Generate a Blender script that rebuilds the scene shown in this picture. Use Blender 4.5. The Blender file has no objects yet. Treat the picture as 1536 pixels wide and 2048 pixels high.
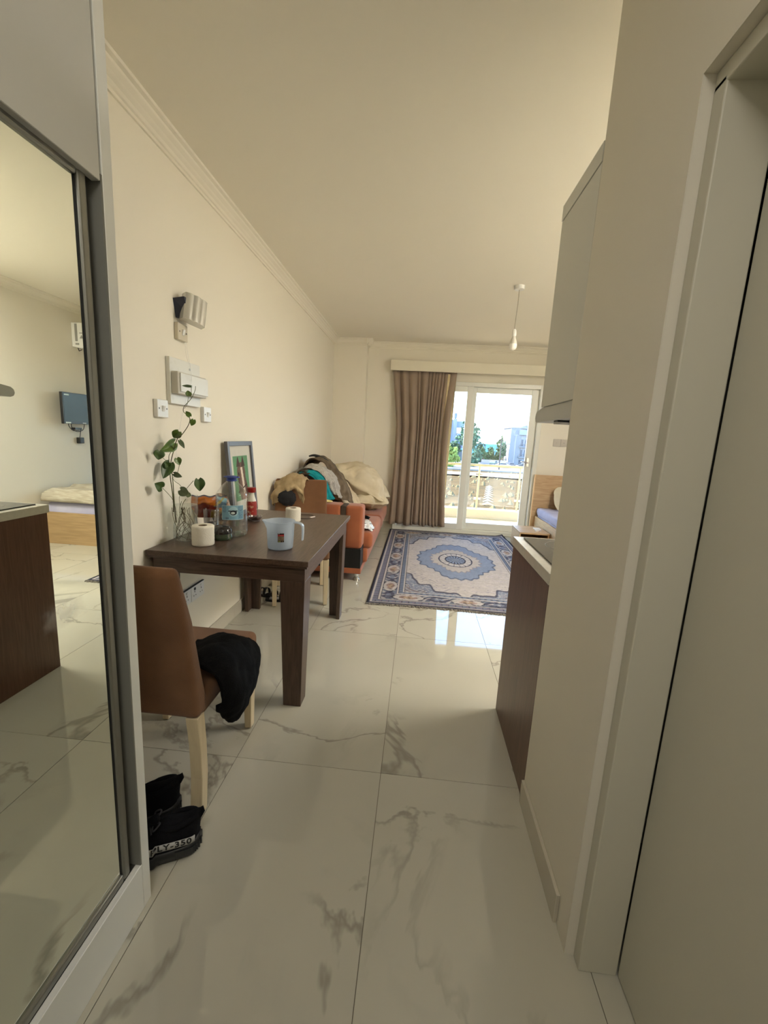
import bpy, bmesh, math, random
import numpy as np
from mathutils import Vector, Matrix, noise

# ------------------------------------------------------------------ camera, sky, sun, exposure
SC = bpy.context.scene
COL = SC.collection
PI = math.pi
F_PX, YAW, PITCH, ROLL, CAM_H = 841.3463, -0.0734, -0.1755, 0.0529, 1.3357
_f = Vector((math.sin(YAW)*math.cos(PITCH), math.cos(YAW)*math.cos(PITCH), math.sin(PITCH)))
_r = Vector((math.cos(YAW), -math.sin(YAW), 0)); _u = _r.cross(_f)
_c, _s = math.cos(ROLL), math.sin(ROLL)
_R = _c*_r + _s*_u; _U = -_s*_r + _c*_u
cam_d = bpy.data.cameras.new('camera'); cam = bpy.data.objects.new('camera', cam_d); COL.objects.link(cam)
cam.matrix_world = Matrix(((_R.x, _U.x, -_f.x, 0), (_R.y, _U.y, -_f.y, 0), (_R.z, _U.z, -_f.z, CAM_H), (0, 0, 0, 1)))
cam_d.sensor_fit = 'VERTICAL'; cam_d.sensor_height = 36.0; cam_d.lens = F_PX/2048*36.0
cam_d.clip_start = 0.02; cam_d.clip_end = 20000
SC.camera = cam

world = bpy.data.worlds.new('sky'); SC.world = world; world.use_nodes = True
nt = world.node_tree; nt.nodes.clear()
tc = nt.nodes.new('ShaderNodeTexCoord'); sep = nt.nodes.new('ShaderNodeSeparateXYZ')
ramp = nt.nodes.new('ShaderNodeValToRGB'); bg = nt.nodes.new('ShaderNodeBackground'); out = nt.nodes.new('ShaderNodeOutputWorld')
nt.links.new(tc.outputs['Generated'], sep.inputs[0]); nt.links.new(sep.outputs['Z'], ramp.inputs[0])
nt.links.new(ramp.outputs[0], bg.inputs[0]); nt.links.new(bg.outputs[0], out.inputs[0])
cr = ramp.color_ramp
cr.elements[0].position = 0.0; cr.elements[0].color = (0.62, 0.84, 0.92, 1)
cr.elements[1].position = 1.0; cr.elements[1].color = (0.05, 0.12, 0.28, 1)
for p_, c_ in ((0.12, (0.60, 0.82, 1.0, 1)), (0.30, (0.36, 0.60, 0.95, 1)), (0.55, (0.14, 0.30, 0.58, 1))):
    e_ = cr.elements.new(p_); e_.color = c_
SKY_STRENGTH = 3.9
bg.inputs[1].default_value = SKY_STRENGTH

sun_d = bpy.data.lights.new('sun', 'SUN'); sun = bpy.data.objects.new('sun', sun_d); COL.objects.link(sun)
sun_d.energy = 9.0; sun_d.angle = 0.01; sun_d.color = (1.0, 0.86, 0.66)
sun.rotation_euler = Vector((-0.62, 0.42, 0.66)).to_track_quat('Z', 'Y').to_euler()

# unseen fill lights added to brighten the room, over the bed alcove and the corridor
FILL_LIGHTS = (('alcove by the bed', 2.28, 2.38, 31.0), ('corridor behind the viewer', -.10, -.55, 5.2))

# light portal in the balcony door opening (guides the sampling of the sky, adds no light)
pl = bpy.data.lights.new('sky_portal', 'AREA'); po = bpy.data.objects.new('sky_portal', pl); COL.objects.link(po)
pl.shape = 'RECTANGLE'; pl.size = 2.1; pl.size_y = 2.1; pl.cycles.is_portal = True
po.location = (0.65, 6.42, 1.1); po.rotation_euler = (-PI/2, 0, 0)

SC.view_settings.view_transform = 'Standard'; SC.view_settings.look = 'None'
SC.view_settings.gamma = 1.0; SC.view_settings.use_curve_mapping = False
SC.view_settings.exposure = 1.56
SC.cycles.max_bounces = 14; SC.cycles.diffuse_bounces = 10; SC.cycles.glossy_bounces = 6
SC.cycles.transmission_bounces = 8; SC.cycles.transparent_max_bounces = 24
SC.cycles.caustics_reflective = False; SC.cycles.caustics_refractive = False
SC.cycles.sample_clamp_indirect = 6.0

random.seed(4)
# ------------------------------------------------------------------ helpers
WORG = {}
class MB:
    def __init__(s): s.v = []; s.f = []
    def add(s, vs, fs):
        b = len(s.v); s.v += [tuple(map(float, v)) for v in vs]; s.f += [tuple(b+i for i in f) for f in fs]; return s
    def box(s, x0, x1, y0, y1, z0, z1):
        return s.add([(x0,y0,z0),(x1,y0,z0),(x1,y1,z0),(x0,y1,z0),(x0,y0,z1),(x1,y0,z1),(x1,y1,z1),(x0,y1,z1)],
                     [(0,3,2,1),(4,5,6,7),(0,1,5,4),(1,2,6,5),(2,3,7,6),(3,0,4,7)])
    def frustum(s, b, t):   # b,t: (x0,x1,y0,y1,z)
        return s.add([(b[0],b[2],b[4]),(b[1],b[2],b[4]),(b[1],b[3],b[4]),(b[0],b[3],b[4]),(t[0],t[2],t[4]),(t[1],t[2],t[4]),(t[1],t[3],t[4]),(t[0],t[3],t[4])],
                     [(0,3,2,1),(4,5,6,7),(0,1,5,4),(1,2,6,5),(2,3,7,6),(3,0,4,7)])
    def prism(s, poly, axis, a, b):
        def P(u, v, w):
            return {'x': (w, u, v), 'y': (u, w, v), 'z': (u, v, w)}[axis]
        n = len(poly)
        return s.add([P(u, v, a) for u, v in poly]+[P(u, v, b) for u, v in poly],
                     [tuple(range(n)), tuple(range(2*n-1, n-1, -1))]+[(i, i+n, (i+1) % n+n, (i+1) % n) for i in range(n)])
    def tube(s, pts, r, n=8, cap=True, close=False):
        pts = [Vector(p) for p in pts]; m = len(pts)
        rs = r if isinstance(r, (list, tuple)) else [r]*m
        vs = []; fs = []; up = None
        for i, p in enumerate(pts):
            if close: t = (pts[(i+1) % m]-pts[i-1])
            else: t = pts[min(i+1, m-1)]-pts[max(i-1, 0)]
            t = t.normalized() if t.length > 1e-9 else Vector((0, 0, 1))
            if up is None:
                up = Vector((0, 0, 1)) if abs(t.z) < .9 else Vector((1, 0, 0))
            a = (up-t*up.dot(t))
            a = a.normalized() if a.length > 1e-6 else t.orthogonal().normalized()
            up = a; b = t.cross(a)
            for k in range(n):
                w = 2*PI*k/n; vs.append(p+rs[i]*(math.cos(w)*a+math.sin(w)*b))
        rng = m if close else m-1
        for i in range(rng):
            j = (i+1) % m
            for k in range(n): fs.append((i*n+k, i*n+(k+1) % n, j*n+(k+1) % n, j*n+k))
        if cap and not close: fs += [tuple(range(n-1, -1, -1)), tuple((m-1)*n+k for k in range(n))]
        return s.add(vs, fs)
    def lathe(s, prof, c=(0, 0, 0), n=32, sx=1, sy=1, close=False):
        vs = []; fs = []; m = len(prof)
        for r, z in prof:
            for k in range(n):
                w = 2*PI*k/n; vs.append((c[0]+sx*r*math.cos(w), c[1]+sy*r*math.sin(w), c[2]+z))
        for i in range(m if close else m-1):
            j = (i+1) % m
            for k in range(n): fs.append((i*n+k, i*n+(k+1) % n, j*n+(k+1) % n, j*n+k))
        return s.add(vs, fs)
    def cyl(s, c, r, z0, z1, n=24, r2=None):
        r2 = r if r2 is None else r2
        return s.lathe([(0.0001, z0), (r, z0), (r2, z1), (0.0001, z1)], (c[0], c[1], 0), n)
    def disc(s, c, nrm, r, h, n=16, r2=None):   # cylinder from c along nrm
        nrm = Vector(nrm).normalized(); c = Vector(c)
        return s.tube([c, c+nrm*h], [r, r if r2 is None else r2], n)
    def grid(s, P, cu=False, cv=False):
        nu = len(P); nv = len(P[0]); vs = [p for row in P for p in row]; fs = []
        for i in range(nu if cu else nu-1):
            for j in range(nv if cv else nv-1):
                a, b = (i+1) % nu, (j+1) % nv
                fs.append((i*nv+j, a*nv+j, a*nv+b, i*nv+b))
        return s.add(vs, fs)
    def build(s, name, mat, parent=None, org=None, bevel=0, seg=2, smooth=0, solid=0, sub=0, local=False, off=0):
        me = bpy.data.meshes.new(name)
        if parent is not None: o0 = Vector((0, 0, 0)) if local else WORG[parent.name]
        else: o0 = Vector(org) if org is not None else Vector((0, 0, 0))
        me.from_pydata([tuple(Vector(v)-o0) for v in s.v], [], s.f); me.update()
        bm = bmesh.new(); bm.from_mesh(me); bmesh.ops.recalc_face_normals(bm, faces=bm.faces); bm.to_mesh(me); bm.free()
        if mat: me.materials.append(mat)
        ob = bpy.data.objects.new(name, me); COL.objects.link(ob)
        if parent is not None: ob.parent = parent
        else: ob.location = o0
        WORG[ob.name] = o0
        if bevel:
            b = ob.modifiers.new('bevel', 'BEVEL'); b.width = bevel; b.segments = seg; b.limit_method = 'ANGLE'; b.angle_limit = math.radians(35)
            b.harden_normals = False
        if solid:
            m = ob.modifiers.new('solid', 'SOLIDIFY'); m.thickness = solid; m.offset = off
        if sub:
            m = ob.modifiers.new('sub', 'SUBSURF'); m.levels = sub; m.render_levels = sub
        if smooth:
            for p in me.polygons: p.use_smooth = True
            if smooth < 180 and not bevel: me.set_sharp_from_angle(angle=math.radians(smooth))
            if bevel: me.set_sharp_from_angle(angle=math.radians(smooth))
        return ob

def thing(name, label, cat, loc=(0, 0, 0), rz=0, group=None):
    o = bpy.data.objects.new(name, None); COL.objects.link(o)
    o.location = loc; o.rotation_euler = (0, 0, rz); o.empty_display_size = 0.05
    o['label'] = label; o['category'] = cat
    if group: o['group'] = group
    WORG[o.name] = Vector(loc); return o
def tag(o, label, cat, group=None):
    o['label'] = label; o['category'] = cat
    if group: o['group'] = group
    return o
def struct(o): o['kind'] = 'structure'; return o
def sempty(name, loc=(0, 0, 0)):
    o = bpy.data.objects.new(name, None); COL.objects.link(o); o.location = loc; o['kind'] = 'structure'
    WORG[o.name] = Vector(loc); return o

# ------------------------------------------------------------------ materials
def lin(c):  # sRGB 0-255 -> linear
    return tuple(((x/255)/12.92 if x/255 <= .04045 else ((x/255+.055)/1.055)**2.4) for x in c)+(1,)
def mat(name, col, rough=.6, metal=0, spec=.5, col2=None, scale=8, stretch=(1, 1, 1), bump=0, bscale=60, bstretch=(1, 1, 1), dist=0, detail=4, sheen=0, coat=0, trans=0, lo=.35, hi=.65, sss=0, emit=None):
    m = bpy.data.materials.new(name); m.use_nodes = True; t = m.node_tree; N = t.nodes; L = t.links
    b = N['Principled BSDF']
    c4 = tuple(col) if len(col) == 4 else lin(col)
    b.inputs['Base Color'].default_value = c4; b.inputs['Roughness'].default_value = rough
    b.inputs['Metallic'].default_value = metal; b.inputs['Specular IOR Level'].default_value = spec
    if sheen: b.inputs['Sheen Weight'].default_value = sheen
    if coat: b.inputs['Coat Weight'].default_value = coat; b.inputs['Coat Roughness'].default_value = .1
    if trans: b.inputs['Transmission Weight'].default_value = trans
    if sss: b.inputs['Subsurface Weight'].default_value = sss; b.inputs['Subsurface Scale'].default_value = .02
    if emit: b.inputs['Emission Color'].default_value = emit[0]; b.inputs['Emission Strength'].default_value = emit[1]
    co = N.new('ShaderNodeTexCoord')
    if col2:
        mp = N.new('ShaderNodeMapping'); mp.inputs['Scale'].default_value = stretch
        nz = N.new('ShaderNodeTexNoise'); nz.inputs['Scale'].default_value = scale; nz.inputs['Detail'].default_value = detail; nz.inputs['Distortion'].default_value = dist
        rp = N.new('ShaderNodeValToRGB'); rp.color_ramp.elements[0].position = lo; rp.color_ramp.elements[1].position = hi
        rp.color_ramp.elements[0].color = c4; rp.color_ramp.elements[1].color = tuple(col2) if len(col2) == 4 else lin(col2)
        L.new(co.outputs['Object'], mp.inputs[0]); L.new(mp.outputs[0], nz.inputs['Vector']); L.new(nz.outputs['Fac'], rp.inputs[0]); L.new(rp.outputs[0], b.inputs['Base Color'])
    if bump:
        mp = N.new('ShaderNodeMapping'); mp.inputs['Scale'].default_value = bstretch
        nz = N.new('ShaderNodeTexNoise'); nz.inputs['Scale'].default_value = bscale; nz.inputs['Detail'].default_value = 3
        bp = N.new('ShaderNodeBump'); bp.inputs['Strength'].default_value = bump; bp.inputs['Distance'].default_value = .01
        L.new(co.outputs['Object'], mp.inputs[0]); L.new(mp.outputs[0], nz.inputs['Vector']); L.new(nz.outputs['Fac'], bp.inputs['Height']); L.new(bp.outputs[0], b.inputs['Normal'])
    return m
def thin_glass(name, tint=(1, 1, 1, 1), base=.03, edge=.55, rough=.0, power=3.0, milk=0, milkcol=(.8, .85, .9, 1)):
    m = bpy.data.materials.new(name); m.use_nodes = True; t = m.node_tree; N = t.nodes; L = t.links
    N.clear(); o = N.new('ShaderNodeOutputMaterial')
    tr = N.new('ShaderNodeBsdfTransparent'); tr.inputs[0].default_value = tint
    gl = N.new('ShaderNodeBsdfGlossy'); gl.inputs['Roughness'].default_value = rough
    lw = N.new('ShaderNodeLayerWeight'); lw.inputs[0].default_value = .5
    pw = N.new('ShaderNodeMath'); pw.operation = 'POWER'; pw.inputs[1].default_value = power
    ma = N.new('ShaderNodeMath'); ma.operation = 'MULTIPLY_ADD'; ma.inputs[1].default_value = edge; ma.inputs[2].default_value = base
    mx = N.new('ShaderNodeMixShader')
    L.new(lw.outputs['Facing'], pw.inputs[0]); L.new(pw.outputs[0], ma.inputs[0]); L.new(ma.outputs[0], mx.inputs[0]); L.new(tr.outputs[0], mx.inputs[1]); L.new(gl.outputs[0], mx.inputs[2])
    last = mx
    if milk:
        df = N.new('ShaderNodeBsdfDiffuse'); df.inputs[0].default_value = milkcol
        tl = N.new('ShaderNodeBsdfTranslucent'); tl.inputs[0].default_value = milkcol
        m1 = N.new('ShaderNodeMixShader'); m1.inputs[0].default_value = .5; L.new(df.outputs[0], m1.inputs[1]); L.new(tl.outputs[0], m1.inputs[2])
        m2 = N.new('ShaderNodeMixShader'); m2.inputs[0].default_value = milk; L.new(mx.outputs[0], m2.inputs[1]); L.new(m1.outputs[0], m2.inputs[2]); last = m2
    L.new(last.outputs[0], o.inputs[0]); return m
def attr_mat(name, rough=.9, bump=0, spec=.2, bscale=300):
    m = mat(name, (128, 128, 128), rough, spec=spec, bump=bump, bscale=bscale)
    a = m.node_tree.nodes.new('ShaderNodeVertexColor'); a.layer_name = 'Col'
    m.node_tree.links.new(a.outputs[0], m.node_tree.nodes['Principled BSDF'].inputs['Base Color']); return m
def wood(name, c1, c2, rough=.45, stretch=(6, 6, .6), scale=6, spec=.4, bump=.06):
    m = mat(name, c1, rough, spec=spec, col2=c2, scale=scale, stretch=stretch, dist=1.2, detail=8, bump=bump, bscale=scale*5, bstretch=stretch)
    return m

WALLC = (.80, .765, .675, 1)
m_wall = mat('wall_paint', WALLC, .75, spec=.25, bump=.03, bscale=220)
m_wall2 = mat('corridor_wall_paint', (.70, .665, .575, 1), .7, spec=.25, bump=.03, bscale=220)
m_ceil = mat('ceiling_paint', (.82, .785, .69, 1), .85, spec=.2)
m_white2 = mat('bright_white_laminate', (.80, .81, .78, 1), .35, spec=.4)
m_white = mat('white_laminate', (.60, .60, .57, 1), .35, spec=.4)
m_whitedoor = mat('white_door_paint', (.56, .54, .45, 1), .45, spec=.4)
m_pvc = mat('white_pvc', (.72, .73, .68, 1), .3, spec=.5)
m_alu = mat('brushed_aluminium', (.27, .27, .25, 1), .38, metal=.9, bump=.02, bscale=120, bstretch=(1, 1, .05))
m_dark = mat('dark_rubber', (.02, .02, .02, 1), .6)
m_black = mat('black_plastic', (.012, .012, .013, 1), .35)
m_chrome = mat('chrome', (.75, .75, .75, 1), .12, metal=1)
m_plastic = mat('white_plastic', (.75, .75, .73, 1), .3, spec=.5)
m_table = wood('walnut_laminate', (74, 57, 46), (92, 74, 62), .33, stretch=(7, .7, 7), scale=9)
m_table_x = wood('walnut_laminate_cross', (70, 54, 44), (88, 71, 60), .33, stretch=(.7, 7, 7), scale=9)
m_table_v = wood('walnut_laminate_leg', (70, 54, 44), (86, 69, 58), .4, stretch=(8, 8, .7), scale=9)
m_cab = wood('brown_wood_end_panel', (88, 61, 46), (104, 75, 59), .4, stretch=(7, 7, .5), scale=8)
m_oak = wood('light_oak_laminate', (176, 146, 110), (196, 168, 132), .45, stretch=(.6, 6, 6), scale=7)
m_oak_y = wood('light_oak_laminate_side', (190, 158, 116), (208, 178, 136), .45, stretch=(6, .6, 6), scale=7)

def tile_material():
    m = bpy.data.materials.new('polished_marble_tile'); m.use_nodes = True; t = m.node_tree; N = t.nodes; L = t.links
    b = N['Principled BSDF']; b.inputs['Roughness'].default_value = .035; b.inputs['Specular IOR Level'].default_value = .55
    co = N.new('ShaderNodeTexCoord'); oi = N.new('ShaderNodeObjectInfo')
    mu = N.new('ShaderNodeMath'); mu.operation = 'MULTIPLY'; mu.inputs[1].default_value = 37.0; L.new(oi.outputs['Random'], mu.inputs[0])
    cb = N.new('ShaderNodeCombineXYZ'); L.new(mu.outputs[0], cb.inputs[2]); L.new(mu.outputs[0], cb.inputs[0])
    ad = N.new('ShaderNodeVectorMath'); ad.operation = 'ADD'; L.new(co.outputs['Object'], ad.inputs[0]); L.new(cb.outputs[0], ad.inputs[1])
    def noise(scale, detail, dist, rough=.55):
        n = N.new('ShaderNodeTexNoise'); n.inputs['Scale'].default_value = scale; n.inputs['Detail'].default_value = detail
        n.inputs['Distortion'].default_value = dist; n.inputs['Roughness'].default_value = rough; L.new(ad.outputs[0], n.inputs['Vector']); return n
    def rampn(src, pts):
        r = N.new('ShaderNodeValToRGB'); e = r.color_ramp.elements
        e[0].position, e[0].color = pts[0][0], (pts[0][1],)*3+(1,); e[1].position, e[1].color = pts[-1][0], (pts[-1][1],)*3+(1,)
        for p, v in pts[1:-1]:
            q = e.new(p); q.color = (v, v, v, 1)
        L.new(src, r.inputs[0]); return r
    v1 = rampn(noise(1.35, 6, .5).outputs['Fac'], [(.482, 0), (.4985, 1), (.5015, 1), (.512, 0)])      # thin crack lines
    k1 = rampn(noise(1.1, 2, 0).outputs['Fac'], [(.45, 0), (.56, 1)])                              # only in places
    v2 = rampn(noise(2.4, 6, .6).outputs['Fac'], [(.45, 0), (.5, 1), (.55, 0)])                    # soft smoky veins
    k2 = rampn(noise(1.7, 3, .2).outputs['Fac'], [(.54, 0), (.72, 1)])
    def mul(a, b_, k=None):
        q = N.new('ShaderNodeMath'); q.operation = 'MULTIPLY'; L.new(a, q.inputs[0])
        if k is None: L.new(b_, q.inputs[1])
        else: q.inputs[1].default_value = k
        return q.outputs[0]
    a1 = mul(mul(v1.outputs[0], k1.outputs[0]), None, .48); a2 = mul(mul(v2.outputs[0], k2.outputs[0]), None, .26)
    base = N.new('ShaderNodeMix'); base.data_type = 'RGBA'; L.new(noise(1.2, 3, .3).outputs['Fac'], base.inputs['Factor'])
    base.inputs['A'].default_value = (.43, .41, .33, 1); base.inputs['B'].default_value = (.53, .515, .44, 1)
    x1 = N.new('ShaderNodeMix'); x1.data_type = 'RGBA'; L.new(a2, x1.inputs['Factor']); L.new(base.outputs['Result'], x1.inputs['A']); x1.inputs['B'].default_value = (.20, .20, .18, 1)
    x2 = N.new('ShaderNodeMix'); x2.data_type = 'RGBA'; L.new(a1, x2.inputs['Factor']); L.new(x1.outputs['Result'], x2.inputs['A']); x2.inputs['B'].default_value = (.10, .085, .07, 1)
    L.new(x2.outputs['Result'], b.inputs['Base Color']); return m
m_tile = tile_material()
m_grout = mat('grout', (.16, .14, .11, 1), .9)
m_skirt = mat('porcelain_skirting', (.50, .47, .39, 1), .15, spec=.5)

# ------------------------------------------------------------------ the room shell
XL, XR, YF, ZC = -1.25, 2.65, 6.20, 2.64
RX, WE = 0.479, 1.43              # corridor wall plane and the end of that wall
YB = -1.40
floor = sempty('floor')
MB().box(XL-.1, XR+.1, YB-.1, YF+.12, -.06, -.0025).build('grout_bed', m_grout, floor)
tile_me = {}
G0, R0 = -0.0666, 1.4899
ix0 = math.floor((XL-G0)/.6); ix1 = math.ceil((XR-G0)/.6); iy0 = math.floor((YB-R0)/1.2); iy1 = math.ceil((YF+.1-R0)/1.2)
for i in range(ix0, ix1):
    for j in range(iy0, iy1):
        x0, x1 = max(G0+.6*i, XL), min(G0+.6*(i+1), XR); y0, y1 = max(R0+1.2*j, YB), min(R0+1.2*(j+1), YF+.1)
        if x1-x0 < .01 or y1-y0 < .01: continue
        if x0 > .7 and y1 < WE: continue
        w, h = round(x1-x0, 4), round(y1-y0, 4)
        if (w, h) not in tile_me:
            g = .0011
            o = MB().box(-w/2+g, w/2-g, -h/2+g, h/2-g, -.009, 0).build('tile', m_tile, floor, local=True, bevel=.0008, seg=1)
            tile_me[(w, h)] = o.data; o.location = ((x0+x1)/2, (y0+y1)/2, 0)
        else:
            o = bpy.data.objects.new('tile', tile_me[(w, h)]); COL.objects.link(o); o.parent = floor; o.location = ((x0+x1)/2, (y0+y1)/2, 0)

struct(MB().box(XL-.15, XL, YB-.15, YF+.25, -.06, ZC+.1).build('wall_left', m_wall))
struct(MB().box(XR, XR+.15, WE-.1, YF+.25, -.06, ZC+.1).build('wall_right', m_wall))
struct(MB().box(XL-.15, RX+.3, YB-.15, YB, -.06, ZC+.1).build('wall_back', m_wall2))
struct(MB().box(XL-.15, XR+.15, YB-.15, YF+.25, ZC, ZC+.12).build('ceiling', m_ceil))
OX0, OX1, OZ1 = -.30, 1.64, 2.13
wf = MB(); wf.box(XL, OX0, YF, YF+.25, -.06, ZC+.02); wf.box(OX1, XR, YF, YF+.25, -.06, ZC+.02); wf.box(OX0, OX1, YF, YF+.25, OZ1, ZC+.02)
wf.box(XL, -.79, 6.02, YF+.01, -.02, ZC+.02)
struct(wf.build('wall_far', m_wall))
# corridor wall with the door opening, kitchen face of the same wall
DY1, DY0, DZ = .946, .02, 2.024
wc = MB(); wc.box(RX, RX+.13, DY1, WE, -.02, ZC+.02); wc.box(RX, RX+.13, YB, DY0, -.02, ZC+.02); wc.box(RX, RX+.13, DY0, DY1, DZ, ZC+.02)
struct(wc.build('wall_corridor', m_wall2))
struct(MB().box(RX+.13, XR, WE-.12, WE, -.02, ZC+.02).build('wall_kitchen', m_wall))
struct(MB().box(RX+.13, RX+1.4, YB-.1, WE-.12, -.06, -.012).build('floor_bathroom', m_skirt))
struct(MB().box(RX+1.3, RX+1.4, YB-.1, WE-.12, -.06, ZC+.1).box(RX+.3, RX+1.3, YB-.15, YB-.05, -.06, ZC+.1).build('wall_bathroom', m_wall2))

def cornice(name, pts, side):   # extruded moulding; pts path in plan, side = unit normal into the room per segment
    prof = [(0, 2.560), (.010, 2.560), (.012, 2.572), (.020, 2.576), (.024, 2.590), (.034, 2.598), (.040, 2.606), (.056, 2.618), (.060, 2.626), (.076, 2.630), (.080, 2.641), (0, 2.641)]
    m = MB()
    (ax, ay), (bx, by) = pts
    vs = [(ax+side[0]*d, ay+side[1]*d, z) for d, z in prof]+[(bx+side[0]*d, by+side[1]*d, z) for d, z in prof]
    n = len(prof)
    m.add(vs, [tuple(range(n)), tuple(range(2*n-1, n-1, -1))]+[(i, i+n, (i+1) % n+n, (i+1) % n) for i in range(n)])
    return struct(m.build(name, m_ceil))
cornice('trim_1', [(XL, .95), (XL, 6.02)], (1, 0)); cornice('trim_2', [(-.80, YF), (XR, YF)], (0, -1))
cornice('trim_3', [(XR, WE), (XR, YF)], (-1, 0)); cornice('trim_4', [(XL, 6.02), (-.71, 6.02)], (0, -1)); cornice('trim_5', [(-.79, 5.94), (-.79, YF)], (1, 0))

sk = sempty('baseboard_left')
y = .95
while y < 6.0:
    y2 = min(y+.6, 6.02); MB().box(XL, XL+.011, y+.001, y2-.001, 0, .095).build('skirting_tile', m_skirt, sk, bevel=.0015, seg=1); y = y2
sk = sempty('baseboard_right')
MB().box(RX-.011, RX, 1.018, WE-.002, 0, .095).build('skirting_tile', m_skirt, sk, bevel=.0015, seg=1)
MB().box(RX-.011, RX, -1.0, -.05, 0, .095).build('skirting_tile', m_skirt, sk, bevel=.0015, seg=1)
sk = sempty('baseboard_far')
for a, b, yy in ((XL, -.79, 6.02), (-.779, OX0-.01, YF), (OX1+.06, XR, YF)):
    MB().box(a, b, yy-.011, yy, 0, .095).build('skirting_tile', m_skirt, sk, bevel=.0015, seg=1)
sk = sempty('baseboard_wall_right')
y = 2.1
while y < 6.15:
    y2 = min(y+.6, 6.18); MB().box(XR-.011, XR, y+.001, y2-.001, 0, .095).build('skirting_tile', m_skirt, sk, bevel=.0015, seg=1); y = y2

# bathroom door: lining, head, architrave bead and leaf
d1 = sempty('door_1', (RX, .48, 0))
fr = MB(); fr.box(RX+.021, RX+.117, .911, DY1, 0, DZ-.023); fr.box(RX+.021, RX+.117, DY0, DY0+.035, 0, DZ-.023); fr.box(RX+.021, RX+.117, DY0, DY1, DZ-.035, DZ)
fr.build('door_frame', m_whitedoor, d1, bevel=.003)
MB().box(RX-.0025, RX-.0002, DY1, 1.008, 0, DZ).box(RX-.0025, RX-.0002, DY0-.06, DY0, 0, DZ).box(RX-.0025, RX-.0002, DY0-.06, 1.008, DZ, DZ+.06).build('architrave', m_wall2, d1)
lf = MB().box(RX+.119, RX+.159, DY0+.03, .9105, .006, DZ-.02).build('door_leaf', m_whitedoor, d1, bevel=.002)
MB().disc((RX+.119, .10, 1.02), (-1, 0, 0), .025, .01).tube([(RX+.11, .10, 1.02), (RX+.075, .10, 1.02), (RX+.07, .13, 1.02), (RX+.07, .22, 1.02)], .009).build('door_handle', m_chrome, lf, smooth=40)
MB().box(RX+.15, RX+.2, DY0+.03, .9105, 0, DZ).build('door_backing', m_whitedoor, d1)

# balcony door
m_pane = thin_glass('window_glass', base=.04, edge=.4)
w1 = sempty('window_1', (.6, 6.17, 0))
def ring(x0, x1, y0, y1, z0, z1, t, tb=None, tt=None):
    tb = t if tb is None else tb; tt = t if tt is None else tt
    return MB().box(x0, x0+t, y0, y1, z0, z1).box(x1-t, x1, y0, y1, z0, z1).box(x0+t, x1-t, y0, y1, z0, z0+tb).box(x0+t, x1-t, y0, y1, z1-tt, z1)
ring(OX0-.02, OX1+.04, 6.14, 6.27, 0, OZ1+.02, .055, .055, .055).build('window_frame', m_pvc, w1, bevel=.004)
s1 = ring(-.262, .712, 6.145, 6.19, .056, 2.095, .085, .085, .075).build('sash', m_pvc, w1, bevel=.005)
MB().box(-.18, .63, 6.165, 6.171, .14, 2.02).build('pane', m_pane, s1)
s2 = ring(.66, 1.628, 6.205, 6.25, .056, 2.095, .105, .10, .075).build('sash', m_pvc, w1, bevel=.005)
MB().box(.745, 1.52, 6.225, 6.231, .155, 2.02).build('pane', m_pane, s2)
MB().box(1.545, 1.575, 6.188, 6.206, 1.03, 1.15).tube([(1.56, 6.19, 1.085), (1.56, 6.155, 1.085), (1.545, 6.145, 1.085), (1.455, 6.14, 1.10)], .009).build('handle', m_chrome, s2, smooth=40)
MB().box(OX0, OX1, 6.27, 6.47, -.05, .035).build('threshold', mat('white_marble_threshold', (.8, .78, .72, 1), .4), w1, bevel=.003)
# pelmet
struct(MB().box(-.455, XR-.6, 6.04, 6.058, 2.255, 2.39).box(-.455, -.437, 6.058, YF, 2.255, 2.39).box(-.455, XR-.6, 6.058, YF, 2.372, 2.39).build('trim_6', mat('pelmet_board', (.74, .70, .57, 1), .5), bevel=.002))

# balcony
m_conc = mat("cream_balcony_render", (.50, .43, .30, 1), .8)
m_btile = mat("pale_balcony_tile", (.62, .50, .30, 1), .5, col2=(.56, .45, .26, 1), scale=3)
bal = sempty('balcony', (.6, 7.2, 0))
MB().box(-2.5, 4.5, YF+.25, 8.0, -.3, -.05).build('slab', m_conc, bal)
x = -2.4
while x < 4.4:
    yy = YF+.47
    while yy < 7.65:
        y2 = min(yy+.6, 7.68); MB().box(x+.002, x+.598, yy+.002, y2-.002, -.05, -.035).build('tile', m_btile, bal); yy = y2
    x += .6
MB().box(-2.5, 4.5, 7.68, 7.90, -.05, .13).build('kerb', m_conc, bal, bevel=.004)
MB().box(-2.5, 4.5, YF+.25, 8.0, 2.72, 2.9).build('slab_above', m_conc, bal)
m_brass = mat("cream_metal_rail", (.42, .36, .20, 1), .35, metal=.3)
rl = thing('balcony_railing', 'pale metal balcony railing with glass panels outside the sliding door', 'railing', (.6, 7.8, .13))
MB().tube([(-2.4, 7.8, .93), (4.4, 7.8, .93)], .022, 10).build('top_rail', m_brass, rl, smooth=60)
k = 0
for px_ in (-2.0, -1.27, -.54, .19, .42, 1.13, 1.86, 2.6, 3.3):
    if px_ == .42: continue
    MB().tube([(px_, 7.8, .13), (px_, 7.8, .92)], .018, 10).cyl((px_, 7.8), .035, .13, .14, 14).build('post', m_brass, rl, smooth=40)
posts = [-2.0, -1.27, -.54, .19, 1.13, 1.86, 2.6, 3.3]
for a, b in zip(posts, posts[1:]):
    MB().box(a+.05, b-.05, 7.797, 7.803, .20, .86).build('glass_panel', m_pane, rl)
    for q in (a+.018, b-.06):
        for z_ in (.30, .75): MB().box(q, q+.042, 7.79, 7.81, z_, z_+.03).build('clamp', m_chrome, rl)

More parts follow.
